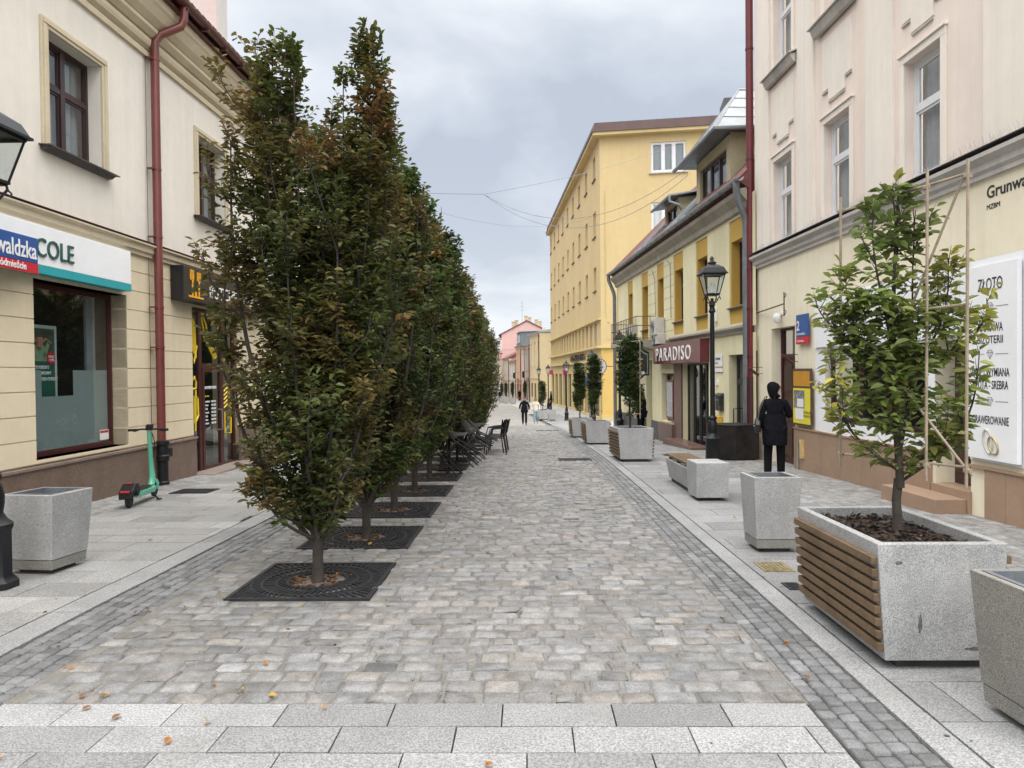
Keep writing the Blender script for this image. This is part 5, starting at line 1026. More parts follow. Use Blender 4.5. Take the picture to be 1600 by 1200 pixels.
L2 = [(.05, 0, 4.7, 2), (.4, .15, 4.3, 2.2), (-.4, -.1, 4.4, 2.2), (-.65, .2, 3.6, 2.5), (.65, -.15, 3.7, 2.5), (.2, .5, 4.0, 2.2), (-.2, -.5, 3.8, 2.2), (.75, .25, 2.9, 3), (-.7, -.25, 2.9, 3), (.35, -.45, 2.4, 3), (-.3, .5, 2.4, 3), (.5, .1, 1.7, 2.0), (-.45, 0, 1.7, 2.0), (.1, -.5, 1.6, 2.0), (.4, .35, 1.4, 2.0), (.35, -.3, 1.2, 2.1), (.4, -.1, .95, 2.2), (-.4, .15, .95, 2.2), (.05, -.45, 1.0, 2.2), (0, .45, 1.0, 2.2),
      (.25, -.1, 4.5, 2.2), (-.15, .12, 4.55, 2.2), (.55, .05, 4.1, 2.4), (-.55, .05, 4.1, 2.4), (.35, -.35, 3.8, 2.4), (-.3, .38, 3.9, 2.4), (.12, .1, 4.2, 2)]
tB = tree('street_tree', 'second hornbeam of the row, dark green crown close behind the rusty one', (PX0 + .02, GRATE_Y[1], gz(GRATE_Y[1])), 7, 4.9, env2, L2, 2400, 10, .078, GREEN2, RUST, .02, group=G_, tr=.05)
tC = tree('street_tree', 'third hornbeam of the row, mixed green and copper leaves', (PX0, GRATE_Y[2], gz(GRATE_Y[2])), 13, 4.8, env2, L2, 1900, 9, .092, GREEN2, RUST, .12, group=G_, tr=.05)
tD = tree('street_tree', 'fourth hornbeam of the row, bright green crown over its grate', (PX0, GRATE_Y[3], gz(GRATE_Y[3])), 21, 4.9, env2, [(a*1.05, b, c, d) for a, b, c, d in L2], 1900, 9, .092, (.07, .115, .028), RUST, -.1, group=G_, tr=.05)
ordn = ['fifth', 'sixth', 'seventh', 'eighth', 'ninth', 'tenth', 'eleventh', 'twelfth', 'thirteenth', 'fourteenth']
tE = tree('street_tree', 'fifth hornbeam of the row, copper-brown crown above tilted chairs', (PX0, GRATE_Y[4], gz(GRATE_Y[4])), 33, 4.7, env2, L2, 1900, 9, .092, GREEN2, RUST, .27, group=G_, tr=.05)
for i in range(5, 13):
    src = (tB, tC, tD, tE)[(i * 7 + 2) % 4 if i not in (6, 12) else 3]
    dup(src, (PX0 + .04 * math.sin(i * 3), GRATE_Y[i], gz(GRATE_Y[i])), i * 1.3, '%s hornbeam of the row counted from the crossing, deep among the others' % ordn[i - 4], G_, scale=(1.05, 1.05, .98 + .05 * math.sin(i * 2)))
# iron grates
def grate():
    r = thing('tree_grate', 'nearest square cast iron tree grate with slotted rings', 'tree grate', (GX, GRATE_Y[0], gz(GRATE_Y[0]) + .004), 0, 'tree grates in the cobbles', rx=math.atan(slope(GRATE_Y[0])))
    mb = MB(); h = GH; t = .035
    for a, b in (((-h, -h, -.02), (h, -h + t, .008)), ((-h, h - t, -.02), (h, h, .008)), ((-h, -h + t, -.02), (-h + t, h - t, .008)), ((h - t, -h + t, -.02), (h, h - t, .008))): mb.box(a, b)
    def ringm(r0, r1, z1=.004):
        n = 48; vs = []; fs = []
        for k in range(n):
            w = 2 * math.pi * k / n; c, s = math.cos(w), math.sin(w); vs += [(r0*c, r0*s, z1), (r1*c, r1*s, z1), (r1*c, r1*s, -.02), (r0*c, r0*s, -.02)]
        for k in range(n):
            a, b = 4*k, 4*((k+1) % n)
            for i in range(4): fs.append((a+i, b+i, b+(i+1) % 4, a+(i+1) % 4))
        mb.add(vs, fs)
    for r0, r1 in ((.235, .262), (.33, .352), (.445, .468), (.535, .548)): ringm(r0, r1)
    def bars(n, r0, r1, w, z1=.003, tw=0.0):
        for k in range(n):
            a = 2 * math.pi * (k + .5) / n; e = [math.cos(a), math.sin(a)]; e2 = [math.cos(a + tw), math.sin(a + tw)]; p = [-e[1], e[0]]
            R1 = min(r1, h / max(abs(e2[0]), abs(e2[1])) - .03); 
            if R1 <= r0: continue
            q = [(e[0]*r0 + p[0]*w, e[1]*r0 + p[1]*w), (e2[0]*R1 + p[0]*w, e2[1]*R1 + p[1]*w), (e2[0]*R1 - p[0]*w, e2[1]*R1 - p[1]*w), (e[0]*r0 - p[0]*w, e[1]*r0 - p[1]*w)]
            mb.add([(x, y, -.018) for x, y in q] + [(x, y, z1) for x, y in q], [(0,3,2,1), (4,5,6,7), (0,1,5,4), (1,2,6,5), (2,3,7,6), (3,0,4,7)])
    bars(36, .262, .33, .010, tw=.12); bars(48, .352, .445, .010, tw=-.1); bars(56, .468, .535, .012, tw=.08); bars(72, .548, .80, .011)
    mb.box((-.006, -h + .03, -.015), (.006, -.25, .0055)); mb.box((-.006, .25, -.015), (.006, h - .03, .0055))
    obj('grating', mb, m_iron, r)
    mb = MB(); n = 40; mb.add([(0, 0, -.028)] + [(.232 * math.cos(2*math.pi*k/n), .232 * math.sin(2*math.pi*k/n), -.03) for k in range(n)], [(0, 1 + k, 1 + (k+1) % n) for k in range(n)]); obj('mulch', mb, m_mulch, r)
    mb = MB(); mb.box((-h + .01, -h + .01, -.06), (h - .01, h - .01, -.035)); obj('pit_bed', mb, M('dark_soil', (.018, .016, .014), .95, .3, 20), r)
    rg = np.random.default_rng(3); n = 150; a = rg.random(n) * 6.28; q = np.sqrt(rg.random(n)) * .22; P = np.stack([q*np.cos(a), q*np.sin(a), -.02 + rg.random(n) * .02], 1); D = rg.normal(0, 1, (n, 3)) * [1, 1, .2]; D /= np.linalg.norm(D, axis=1, keepdims=True)
    N_ = rg.normal(0, .3, (n, 3)) + [0, 0, 1]; L_ = rg.uniform(.03, .06, n); T = np.array([(.16, .06, .03), (.10, .045, .028), (.22, .12, .04), (.05, .028, .02)])[rg.integers(0, 4, n)]
    o = leaf_field('dry_leaves', P, D, N_, L_, L_ * .55, T, m_leaf, r); o['kind'] = 'stuff'
    return r
g0 = grate()
for i in range(1, 13): dup(g0, (GX, GRATE_Y[i], gz(GRATE_Y[i]) + .004), (i % 4) * math.pi / 2 if False else 0, '%s square iron tree grate from the crossing' % (['', 'second', 'third', 'fourth'] + ordn)[i], rx=math.atan(slope(GRATE_Y[i])))

# ------------------------------------------------------------------ granite street furniture
def planter_box(name, label, loc, L=1.18, W=.78, H=.73, group='granite planters with timber sides', slats=True, mat=None, scale=None):
    r = thing(name, label, 'planter', loc, 0, group, rx=math.atan(slope(loc[1])))
    mb = MB(); w, l = W / 2, L / 2; wt = .035; b = .045; t_ = .055; zb = .05
    def box_ring(zz):  return None
    o0 = (w - b, l - b * .2); o1 = (w, l)
    V = [(-o0[0], -o0[1], zb), (o0[0], -o0[1], zb), (o0[0], o0[1], zb), (-o0[0], o0[1], zb), (-w, -l, H), (w, -l, H), (w, l, H), (-w, l, H),
         (-w + t_, -l + t_, H), (w - t_, -l + t_, H), (w - t_, l - t_, H), (-w + t_, l - t_, H), (-w + t_, -l + t_, H - .14), (w - t_, -l + t_, H - .14), (w - t_, l - t_, H - .14), (-w + t_, l - t_, H - .14)]
    mb.add(V, [(0,1,5,4), (1,2,6,5), (2,3,7,6), (3,0,4,7), (4,5,9,8), (5,6,10,9), (6,7,11,10), (7,4,8,11), (8,9,13,12), (9,10,14,13), (10,11,15,14), (11,8,12,15), (0,3,2,1)])
    obj('body', mb, mat or m_granite, r, bevel=.006)
    mb = MB(); mb.box((-w + .13, -l + .06, 0), (w - .13, l - .06, zb)); obj('foot', mb, m_joint, r)
    if slats:
        for k in range(8):
            z0 = .105 + k * .0715; xo = w - b * (1 - (z0 - zb) / (H - zb))
            for s in (-1, 1):
                mb = MB(); a, c = sorted((s * (xo + .002), s * (xo + .038))); mb.box((a, -l + .015, z0), (c, l - .015, z0 + .046)); obj('slat', mb, m_wood, r, bevel=.004)
    rg = np.random.default_rng(int(loc[1] * 10)); zz = H - .07
    mb = MB(); mb.box((-w + t_ + .001, -l + t_ + .001, H - .13), (w - t_ - .001, l - t_ - .001, zz)); so_ = obj('soil', mb, m_mulch, r)
    n = 900; P = np.stack([rg.uniform(-w + .09, w - .09, n), rg.uniform(-l + .09, l - .09, n), zz + rg.random(n) * .022], 1); D = rg.normal(0, 1, (n, 3)) * [1, 1, .35]; D /= np.linalg.norm(D, axis=1, keepdims=True)
    T = np.array([(.04, .026, .02), (.022, .016, .014), (.075, .05, .035), (.12, .085, .06), (.03, .02, .016)])[rg.choice(5, n, p=[.35, .35, .15, .05, .1])]; Ls = rg.uniform(.025, .065, n)
    o = leaf_field('bark_chips', P, D, rg.normal(0, .5, (n, 3)) + [0, 0, 1], Ls, Ls * .45, T, m_leaf, r, fold=.1); o['kind'] = 'stuff'
    return r
P1 = (2.39, 4.72, gz(4.72))
planter_box('granite_planter', 'large granite planter with eight timber slats nearest the crossing', P1, L=1.22, W=.745)
def blotch(name, parent, pts, mat):   # thin irregular mark lying on a face
    mb = MB(); n = len(pts); c = [sum(q[i] for q in pts) / n for i in range(3)]; mb.add([tuple(c)] + pts, [(0, 1 + k, 1 + (k + 1) % n) for k in range(n)]); return obj(name, mb, mat, parent)
near_planter = bpy.data.objects['granite_planter']
def face_mark(parent, cx, cz, rx, rz_, l, w, b, H, zb, seed, mat):
    rd = random.Random(seed); P = []
    for k in range(18):
        t = 2 * math.pi * k / 18; q = rd.uniform(.55, 1.1); x = cx + rx * q * math.cos(t); z = cz + rz_ * q * math.sin(t); y = -(l - b * .2 * (1 - (z - zb) / (H - zb))) - .0015; P.append((x, y, z))
    blotch('scuff_mark', parent, P, mat)
m_scuff = M('dark_scuff', (.13, .13, .125), .8, .35, 40, speck=(150, .6, 1.2))
face_mark(near_planter, -.13, .27, .014, .07, .61, .37, .045, .73, .05, 3, m_scuff); face_mark(near_planter, .18, .12, .06, .012, .61, .37, .045, .73, .05, 5, m_scuff); face_mark(near_planter, -.25, .62, .03, .012, .61, .37, .045, .73, .05, 9, m_scuff)
def litter_bin(label, loc, rz=0.0, W=.54, H=.70, b=.045, mat=None, group='tapered granite litter bins'):
    r = thing('litter_bin', label, 'litter bin', loc, rz, group, rx=math.atan(slope(loc[1])))
    mb = MB(); w = W / 2; t_ = .035; zb = .13; o = w - b; o1 = o + b * (zb / H) + .002
    V = [(-o1, -o1, zb), (o1, -o1, zb), (o1, o1, zb), (-o1, o1, zb), (-w, -w, H), (w, -w, H), (w, w, H), (-w, w, H), (-w + t_, -w + t_, H), (w - t_, -w + t_, H), (w - t_, w - t_, H), (-w + t_, w - t_, H)]
    mb.add(V, [(0,1,5,4), (1,2,6,5), (2,3,7,6), (3,0,4,7), (4,5,9,8), (5,6,10,9), (6,7,11,10), (7,4,8,11), (0,3,2,1)]); obj('granite_box', mb, mat or m_granite, r, bevel=.005)
    mb = MB(); mb.frustum(.04, (o, o), zb - .005, (o1 - .004, o1 - .004)); obj('base_course', mb, m_granite_dk, r, bevel=.004)
    mb = MB(); mb.box((-o + .06, -o + .06, 0), (o - .06, o - .06, .04)); obj('foot', mb, m_joint, r)
    q = w - t_ - .002; mb = MB(); mz = M('galvanised_liner', (.21, .23, .25), .45, .2, 5, metal=.5)
    mb.add([(-q, -q, H + .003), (q, -q, H + .003), (q, q, H + .003), (-q, q, H + .003), (-q + .03, -q + .03, H + .003), (q - .03, -q + .03, H + .003), (q - .03, q - .03, H + .003), (-q + .03, q - .03, H + .003),
            (-q + .03, -q + .03, H - .45), (q - .03, -q + .03, H - .45), (q - .03, q - .03, H - .45), (-q + .03, q - .03, H - .45)],
           [(0,1,5,4), (1,2,6,5), (2,3,7,6), (3,0,4,7), (4,5,9,8), (5,6,10,9), (6,7,11,10), (7,4,8,11), (8,9,10,11)]); obj('metal_liner', mb, mz, r)
    return r
litter_bin('tapered granite bin behind the slatted planter, pale and clean', (2.45, 7.18, gz(7.18)), .0, .46, .74, b=.032)
litter_bin('dull granite bin cut by the picture edge beside the slatted planter', (2.57, 3.42, gz(3.42)), .04, .56, .70, mat=m_granite_dk)
litter_bin('granite bin with yellowish stain standing by the black lamp post', (-4.47, 6.50, gz(6.5)), -.10, .52, .72)
def bench(label, loc, L=2.2, W=.44):
    r = thing('granite_bench', label, 'bench', loc, 0, 'granite benches', rx=math.atan(slope(loc[1]))); w = W / 2
    mb = MB(); mb.add([(-w + .06, -.55, .07), (w - .02, -.55, .07), (w - .02, L - .55, .07), (-w + .06, L - .55, .07), (-w, -.55, .40), (w, -.55, .40), (w, L - .55, .40), (-w, L - .55, .40)], [(0,3,2,1), (4,5,6,7), (0,1,5,4), (1,2,6,5), (2,3,7,6), (3,0,4,7)])
    obj('granite_base', mb, m_granite, r, bevel=.006)
    mb = MB(); mb.prof([(-.62, .05), (-.1, .05), (.02, .46), (-.06, .55), (-.64, .55)], -w - .01, w + .01); obj('end_block', mb, m_granite, r, bevel=.008)
    mb = MB(); mb.box((-w + .08, -.5, 0), (w - .08, L - .65, .06)); obj('foot', mb, m_joint, r)
    for k in range(6):
        x = -w + .015 + k * (W - .03) / 6; mb = MB(); mb.box((x, .0, .44), (x + .052, L - .56, .48)); obj('slat', mb, m_wood, r, bevel=.003)
    mb = MB()
    for y in (.2, .8, L - .75): mb.box((-w + .03, y, .40), (w - .03, y + .05, .44))
    obj('slat_rail', mb, m_black, r); return r
bench('granite bench with raised end block and timber slats before the lamp post', (2.64, 10.75, gz(11)))

# narrow potted trees with bamboo frames
def frame_of(root, x0, x1, z0, z1, bars_, y=0.0, diag=True, r_=.0095):
    m_b = M('bamboo_cane', (.30, .245, .18), .6, .25, 8); mb = MB()
    for x in bars_: mb.tube([(x, y, z0 - .05), (x + .01, y, z1 + .05)], r_, 6)
    for z in (z0 + .05, (z0 + z1) / 2 + .1, z1 - .05): mb.tube([(x0, y + .02, z), (x1, y + .02, z + .02)], r_ * .9, 6)
    if diag: mb.tube([(x0 + (x1 - x0) * .45, y + .03, z0 + .62), (x1 + .01, y + .03, z0 + .02)], r_ * .9, 6); mb.tube([(x0 + (x1 - x0) * .5, y + .03, z0 + .9), (x1 - .02, y + .03, z1)], r_ * .9, 6)
    for x in bars_:
        for z in (z0 + .05, z1 - .05): mb.tube([(x - .02, y + .01, z), (x + .02, y + .01, z)], r_ * 1.7, 6)
    r = obj('bamboo_frame', mb, m_b, None, smooth=True); r.location = root.location; return r
envP = [(.3, .26), (.5, .40), (1.0, .48), (1.6, .48), (2.0, .43), (2.5, .28)]
LP_ = [(0, 0, 2.28, 1.2), (-.3, .05, 1.7, 2), (.32, -.05, 1.8, 2), (.55, 0, 1.2, 2.5), (-.45, 0, 1.2, 2.5), (.2, .1, 2.15, 1.6), (-.2, -.1, 2.1, 1.6), (.45, .05, .75, 3), (-.35, 0, .7, 3), (.62, .05, 1.55, 2.2), (.1, -.2, 1.0, 3), (-.15, .2, 1.4, 2.5), (-.5, .05, 1.55, 2)]
GP = (.165, .225, .06); YP = (.44, .36, .075)
pt = tree('planter_tree', 'young tree with large green and yellowing leaves in the nearest slatted planter', (2.44, 4.72, gz(4.72) + .66), 44, 2.35, envP, LP_, 520, 5, .092, GP, YP, .20, split=.36, tr=.03, lo=.30, twl=(.08, .22), flat=.5, subs=1.6, spread=.9, central=True)
pf = frame_of(pt, .0, .97, .42, 2.28, (.0, .70, .97), y=0); pf.name = 'bamboo_frame'; tag(pf, 'bamboo cane frame propping the yellowing tree in the nearest planter', 'plant support', 'bamboo frames tied to planter trees')
pf.location = (2.28, 5.2, gz(4.72) + .66); pf.rotation_euler = (0, 0, R(-68.7))
env3 = [(.15, .25), (.3, .3), (1.0, .32), (1.9, .30), (2.3, .22)]
L3 = [(0, 0, 2.2, 1.2), (-.22, .05, 2.0, 3), (.22, -.05, 2.05, 3), (.24, .05, 1.4, 3.5), (-.24, 0, 1.3, 3.5), (.1, .1, 2.15, 2), (-.1, -.1, 2.1, 2), (.22, .02, .8, 4), (-.2, 0, .8, 4)]
def potted(loc, lab_p, lab_t, lab_f, first=None, L=1.75, seed=50, twig=620):
    pl_ = planter_box('granite_planter', lab_p, loc, L=L); t = tree('planter_tree', lab_t, (loc[0] - .02, loc[1] - .1, loc[2] + .64), seed, 2.25, env3, L3, twig, 7, .085, (.06, .095, .028), (.14, .13, .03), .05, split=.3, tr=.026, lo=.3, twl=(.06, .17), subs=1.0, spread=.6, central=True, group='narrow trees in granite planters')
    f = frame_of(t, .02, .22, .35, 2.1, (.2,), y=-.2, diag=False, r_=.011); tag(f, lab_f, 'plant support', 'bamboo frames tied to planter trees'); f.location = t.location; return pl_, t, f
pA = potted((2.40, 16.45, gz(16.4)), 'slatted granite planter standing before the PARADISO front', 'narrow clipped tree in the planter before the PARADISO front', 'cane frame in the narrow tree before the PARADISO front')
sp = [((2.22, 22.9, 0), 'slatted granite planter second after the bench, below the round pita sign', 'narrow potted tree second after the bench, near round pita sign', 'cane frame of the second narrow tree after the bench'),
      ((2.08, 27.4, 0), 'slatted granite planter third after the bench, before the yellow block', 'narrow potted tree third after the bench, before yellow block', 'cane frame of the third narrow tree after the bench')]
def place_set(S, xyz, labs):
    x, y, _ = xyz; z = gz(y); dup(S[0], (x, y, z), 0, labs[0], rx=math.atan(slope(y))); dup(S[1], (x - .02, y - .1, z + .64), y, labs[1]); dup(S[2], (x - .02, y - .1, z + .64), 0, labs[2])
for p_, a, b, c in sp: place_set(pA, p_, (a, b, c))
for k, (x, y) in enumerate(((1.25, 52.9), (-1.75, 92.9), (-2.75, 98.5), (-3.55, 104.5), (-.1, 80.0))):
    w_ = ('just behind the walking couple', 'first of three beyond the couple on the left', 'second of three beyond the couple', 'third and farthest beyond the couple', 'before the cream far house')[k]
    place_set(pA, (x, y, 0), ('distant granite planter ' + w_, 'distant narrow potted tree ' + w_, 'distant cane frame ' + w_))
litter_bin('far granite bin beside the planter behind the walking couple', (1.85, 50.7, gz(50.7)), 0, .53, .8)

# ------------------------------------------------------------------ street lamps
def lamp(label, loc):
    r = thing('street_lamp', label, 'street lamp', loc, 0, 'black cast iron street lamps')
    mb = MB(); pr = [(.20, 0), (.20, .06), (.165, .09), (.15, .12), (.15, .50), (.165, .53), (.165, .56), (.12, .60), (.09, .66), (.10, .72), (.105, .80), (.09, .88), (.07, .93), (.085, .96), (.085, .99), (.06, 1.03)]
    mb.lathe(pr[:7], 8, rot=math.pi/8); mb.lathe(pr[6:], 16); obj('base', mb, m_black, r, smooth=True, sharp=30)
    mb = MB(); mb.lathe([(.056, 1.03), (.052, 1.2), (.048, 2.9), (.044, 3.2)], 14); mb.lathe([(.06, 3.18), (.075, 3.21), (.06, 3.24), (.05, 3.3), (.07, 3.34), (.045, 3.38), (.03, 3.48)], 14); obj('pole', mb, m_black, r, smooth=True)
    mb = MB()
    for k in range(4):   # curled cradle under the lantern
        a = math.pi/4 + k * math.pi/2; c, s = math.cos(a), math.sin(a); mb.tube([(c*q, s*q, z) for q, z in ((.03, 3.36), (.10, 3.40), (.17, 3.50), (.155, 3.58))], .012, 6); mb.tube([(c*q, s*q, z) for q, z in ((.17, 3.5), (.20, 3.47), (.19, 3.44))], .009, 5)
    z0, z1 = 3.56, 3.96; a, b = .125, .215
    for sx in (-1, 1):
        for sy in (-1, 1): mb.tube([(sx*a, sy*a, z0), (sx*b, sy*b, z1)], .011, 6)
    for q, z in ((a, z0), (b, z1)):
        for s in (-1, 1): mb.box((-q - .012, s*q - .012, z - .012), (q + .012, s*q + .012, z + .012)); mb.box((s*q - .012, -q + .0125, z - .012), (s*q + .012, q - .0125, z + .012))
    mb.box((-.11, -.11, z0 - .03), (.11, .11, z0 - .014)); lf = obj('lantern_frame', mb, m_black, r)
    mb = MB()
    for i in range(4):
        sx = [(-1, -1), (1, -1), (1, 1), (-1, 1)]; p, q = sx[i], sx[(i+1) % 4]; mb.quad((p[0]*a, p[1]*a, z0 + .01), (q[0]*a, q[1]*a, z0 + .01), (q[0]*b, q[1]*b, z1 - .01), (p[0]*b, p[1]*b, z1 - .01))
    obj('lantern_glass', mb, glass_mat('lantern_glass', (.86, .9, .92), .8), lf)
    mb = MB(); mb.lathe([(.02, z0), (.05, z0 + .03), (.045, z0 + .2), (.02, z0 + .24)], 10); obj('bulb_holder', mb, m_whitep, lf, smooth=True)
    mb = MB(); mb.frustum(z1 + .012, (.265, .265), z1 + .035, (.265, .265)); mb.frustum(z1 + .035, (.25, .25), z1 + .14, (.20, .20)); mb.frustum(z1 + .14, (.20, .20), z1 + .21, (.10, .10)); mb.lathe([(.08, z1 + .21), (.085, z1 + .25), (.10, z1 + .26), (.05, z1 + .29), (.03, z1 + .33), (.05, z1 + .345), (.03, z1 + .37), (.008, z1 + .40)], 12)
    obj('lantern_roof', mb, M('lantern_paint', (.02, .024, .03), .45, .1, 5, spec=.3), r); return r
l0 = lamp('black lamp post with four-sided lantern between granite bench and dark planter box', (3.90, 14.93, gz(14.93)))
dup(l0, (-4.50, 5.85, gz(5.85)), 0, 'black lamp post at the picture edge beside the stained granite bin', scale=.96)
dup(l0, (3.95, 30.0, gz(30)), .02, 'black lamp post behind the narrow tree before the PARADISO front')
dup(l0, (3.70, 40.0, gz(40)), 0, 'black lamp post behind the second narrow tree, by the yellow block')
dup(l0, (2.90, 51.2, gz(51.2)), 0, 'black lamp post standing free before the yellow block facade')
dup(l0, (2.15, 69.0, gz(69)), 0, 'small distant lamp post at the end of the yellow block')
dup(l0, (1.35, 75.0, gz(75)), 0, 'small distant lamp post in front of the cream far house')

# ------------------------------------------------------------------ small things in the paving
def cover(name, label, loc, w, l, mat, cat='drain cover', frame=None):
    r = thing(name, label, cat, loc, 0, rx=math.atan(slope(loc[1]))); mb = MB()
    mb.box((-w/2, -l/2, -.03), (w/2, l/2, .004)); obj('frame', mb, frame or m_iron, r); mb = MB(); n = max(4, int(w / .045)); k = max(4, int(l / .045))
    for i in range(n):
        for j in range(k):
            x = -w/2 + .02 + (w - .04) * i / n; y = -l/2 + .02 + (l - .04) * j / k; mb.box((x + .004, y + .004, .004), (x + (w - .04) / n - .006, y + (l - .04) / k - .006, .010))
    obj('studs', mb, mat, r)
m_ybrass = M('worn_yellow_paint', (.21, .175, .09), .6, .5, 16, stain=(.12, .11, .09), ss=9)
cover('service_cover', 'worn yellow painted service cover in the slabs next to granite bin', (2.22, 6.42, gz(6.42) + .004), .27, .33, m_ybrass, frame=m_ybrass)
cover('service_cover', 'small dark rusty cover between yellow cover and slatted planter', (2.16, 5.80, gz(5.8) + .004), .13, .2, m_iron)
cover('drain_grate', 'dark drain grate in the left pavement near the red downpipe', (-5.42, 11.45, gz(11.4) + .004), .62, .5, m_iron)
cover('drain_grate', 'dark drain grate in the cobbles before the first narrow tree', (1.1, 16.3, gz(16.3) + .005), .75, .55, m_iron)
cover('drain_grate', 'dark drain grate in pavement below the PARADISO window', (3.7, 17.4, gz(17.4) + .005), .7, .4, m_iron)
cover('drain_grate', 'far dark drain strip near the walking couple', (1.0, 34.0, gz(34) + .006), 1.1, .4, m_iron)
def fallen():
    rg = np.random.default_rng(12); n = 260; y = 2.2 + rg.random(n) ** 1.6 * 22; x = np.where(rg.random(n) < .62, rg.normal(-2.0, 1.3, n), rg.uniform(-5.6, 3.6, n))
    z = np.interp(y, PY, PZ) + .012; P = np.stack([x, y, z], 1); a = rg.random(n) * 6.28; D = np.stack([np.cos(a), np.sin(a), rg.normal(.1, .15, n)], 1); D /= np.linalg.norm(D, axis=1, keepdims=True)
    T = np.array([(.50, .30, .04), (.38, .17, .05), (.24, .10, .04), (.16, .08, .04), (.42, .30, .10)])[rg.choice(5, n, p=[.16, .24, .25, .25, .10])]; L_ = rg.uniform(.028, .062, n)
    o = leaf_field('fallen_leaves', P, D, rg.normal(0, .35, (n, 3)) + [0, 0, 1], L_, L_ * .6, T, m_leaf, None); tag(o, 'yellow and brown leaves scattered over cobbles and slabs', 'fallen leaves', kind='stuff')
fallen()
def gum():   # dark trodden spots on the slabs belong to the paving
    rg = np.random.default_rng(2); mb = MB(lambda *p: p)
    for i in range(60):
        x = rg.uniform(-5.4, 3.6); y = rg.uniform(2.6, 9); q = rg.uniform(.006, .014)
        if -2.9 < x < 2.0 and y > 3.7: continue
        mb.add([(x + q * math.cos(k), y + q * .8 * math.sin(k), gz(y) + .0045) for k in np.linspace(0, 5.6, 8)], [tuple(range(8))])
    o = obj('paving_spots', mb, M('dark_spot', (.06, .06, .06), .9), None); o['kind'] = 'structure'
gum()
# ------------------------------------------------------------------ scooter
def scooter():
    loc = (-5.60, 9.85, gz(9.85)); r = thing('electric_scooter', 'mint green electric scooter parked on its stand by the house plinth', 'scooter', loc, R(9))   # local +y = forwards
    m_mint = M('mint_paint', (.10, .40, .28), .35, .06, 4, coat=.2); m_r = M('tyre_rubber', (.012, .012, .013), .75, .1, 9)
    def wheel(y, rad=.115):
        mb = MB(); pts = [(0, y + (rad - .025) * math.cos(t), rad + (rad - .025) * math.sin(t)) for t in np.linspace(0, 2*math.pi, 25)]; mb.tube(pts, .026, 8, False); w = obj('wheel', mb, m_r, r, smooth=True)
        mb = MB(); mb.tube([(-.022, y, rad), (.022, y, rad)], rad - .045, 20); obj('hub', mb, m_black_p, w, smooth=True)
    wheel(0); wheel(.98)
    mb = MB(); mb.prof([(.10, .13), (.78, .10), (.84, .15), (.84, .185), (.12, .205), (.06, .19)], -.085, .085); obj('deck', mb, m_mint, r, bevel=.012); mb = MB(); mb.box((-.075, .16, .208), (.075, .76, .214)); obj('deck_mat', mb, m_black_p, r)
    mb = MB(); mb.prof([(-.14, .13), (-.12, .25), (.02, .34), (.14, .33), (.17, .20), (.10, .14), (.0, .24)], -.095, .095); tb = obj('battery_box', mb, m_black_p, r, bevel=.02); mb = MB(); mb.box((-.06, -.15, .235), (.06, -.125, .26)); mb.box((-.03, .0, .338), (.02, .04, .35)); obj('tail_light', mb, m_red, tb)
    mb = MB(); mb.tube([(0, .78, .15), (0, .86, .20), (0, .90, .33), (0, .86, .55), (0, .80, 1.02)], [.045, .05, .045, .034, .028], 12); obj('stem', mb, m_mint, r, smooth=True)
    mb = MB(); mb.tube([(0, .88, .3), (0, .97, .26), (.045, .98, .2), (.045, .98, .115)], .018, 7); mb.tube([(0, .97, .26), (-.045, .98, .2), (-.045, .98, .115)], .018, 7); mb.tube([(0, .98 + .14 * math.cos(t), .115 + .14 * math.sin(t)) for t in np.linspace(.4, 2.4, 9)], .03, 6); obj('fork', mb, m_mint, r, smooth=True)
    mb = MB(); mb.tube([(-.27, .77, 1.04), (-.1, .80, 1.05), (.1, .80, 1.05), (.27, .77, 1.04)], .013, 8); hb = obj('handlebar', mb, m_black_p, r, smooth=True)
    for s in (-1, 1): mb = MB(); mb.tube([(s*.17, .785, 1.042), (s*.285, .765, 1.04)], .02, 9); mb.tube([(s*.15, .8, 1.03), (s*.23, .83, 1.01)], .006, 5); obj('grip', mb, m_black_p, hb, smooth=True)
    mb = MB(); mb.box((-.045, .78, 1.03), (.045, .86, 1.10)); mb.tube([(0, .84, 1.08), (0, .84, 1.12)], .05, 12); obj('display', mb, m_black_p, hb, bevel=.008)
    mb = MB(); mb.tube([(.04, .80, 1.0), (.06, .86, .85), (.03, .88, .6)], .006, 5); obj('brake_cable', mb, m_black_p, r)
    mb = MB(); mb.tube([(.07, .62, .13), (.16, .68, .01)], .01, 6); mb.box((.13, .65, .0), (.2, .72, .012)); obj('kick_stand', mb, m_black_p, r)
scooter()
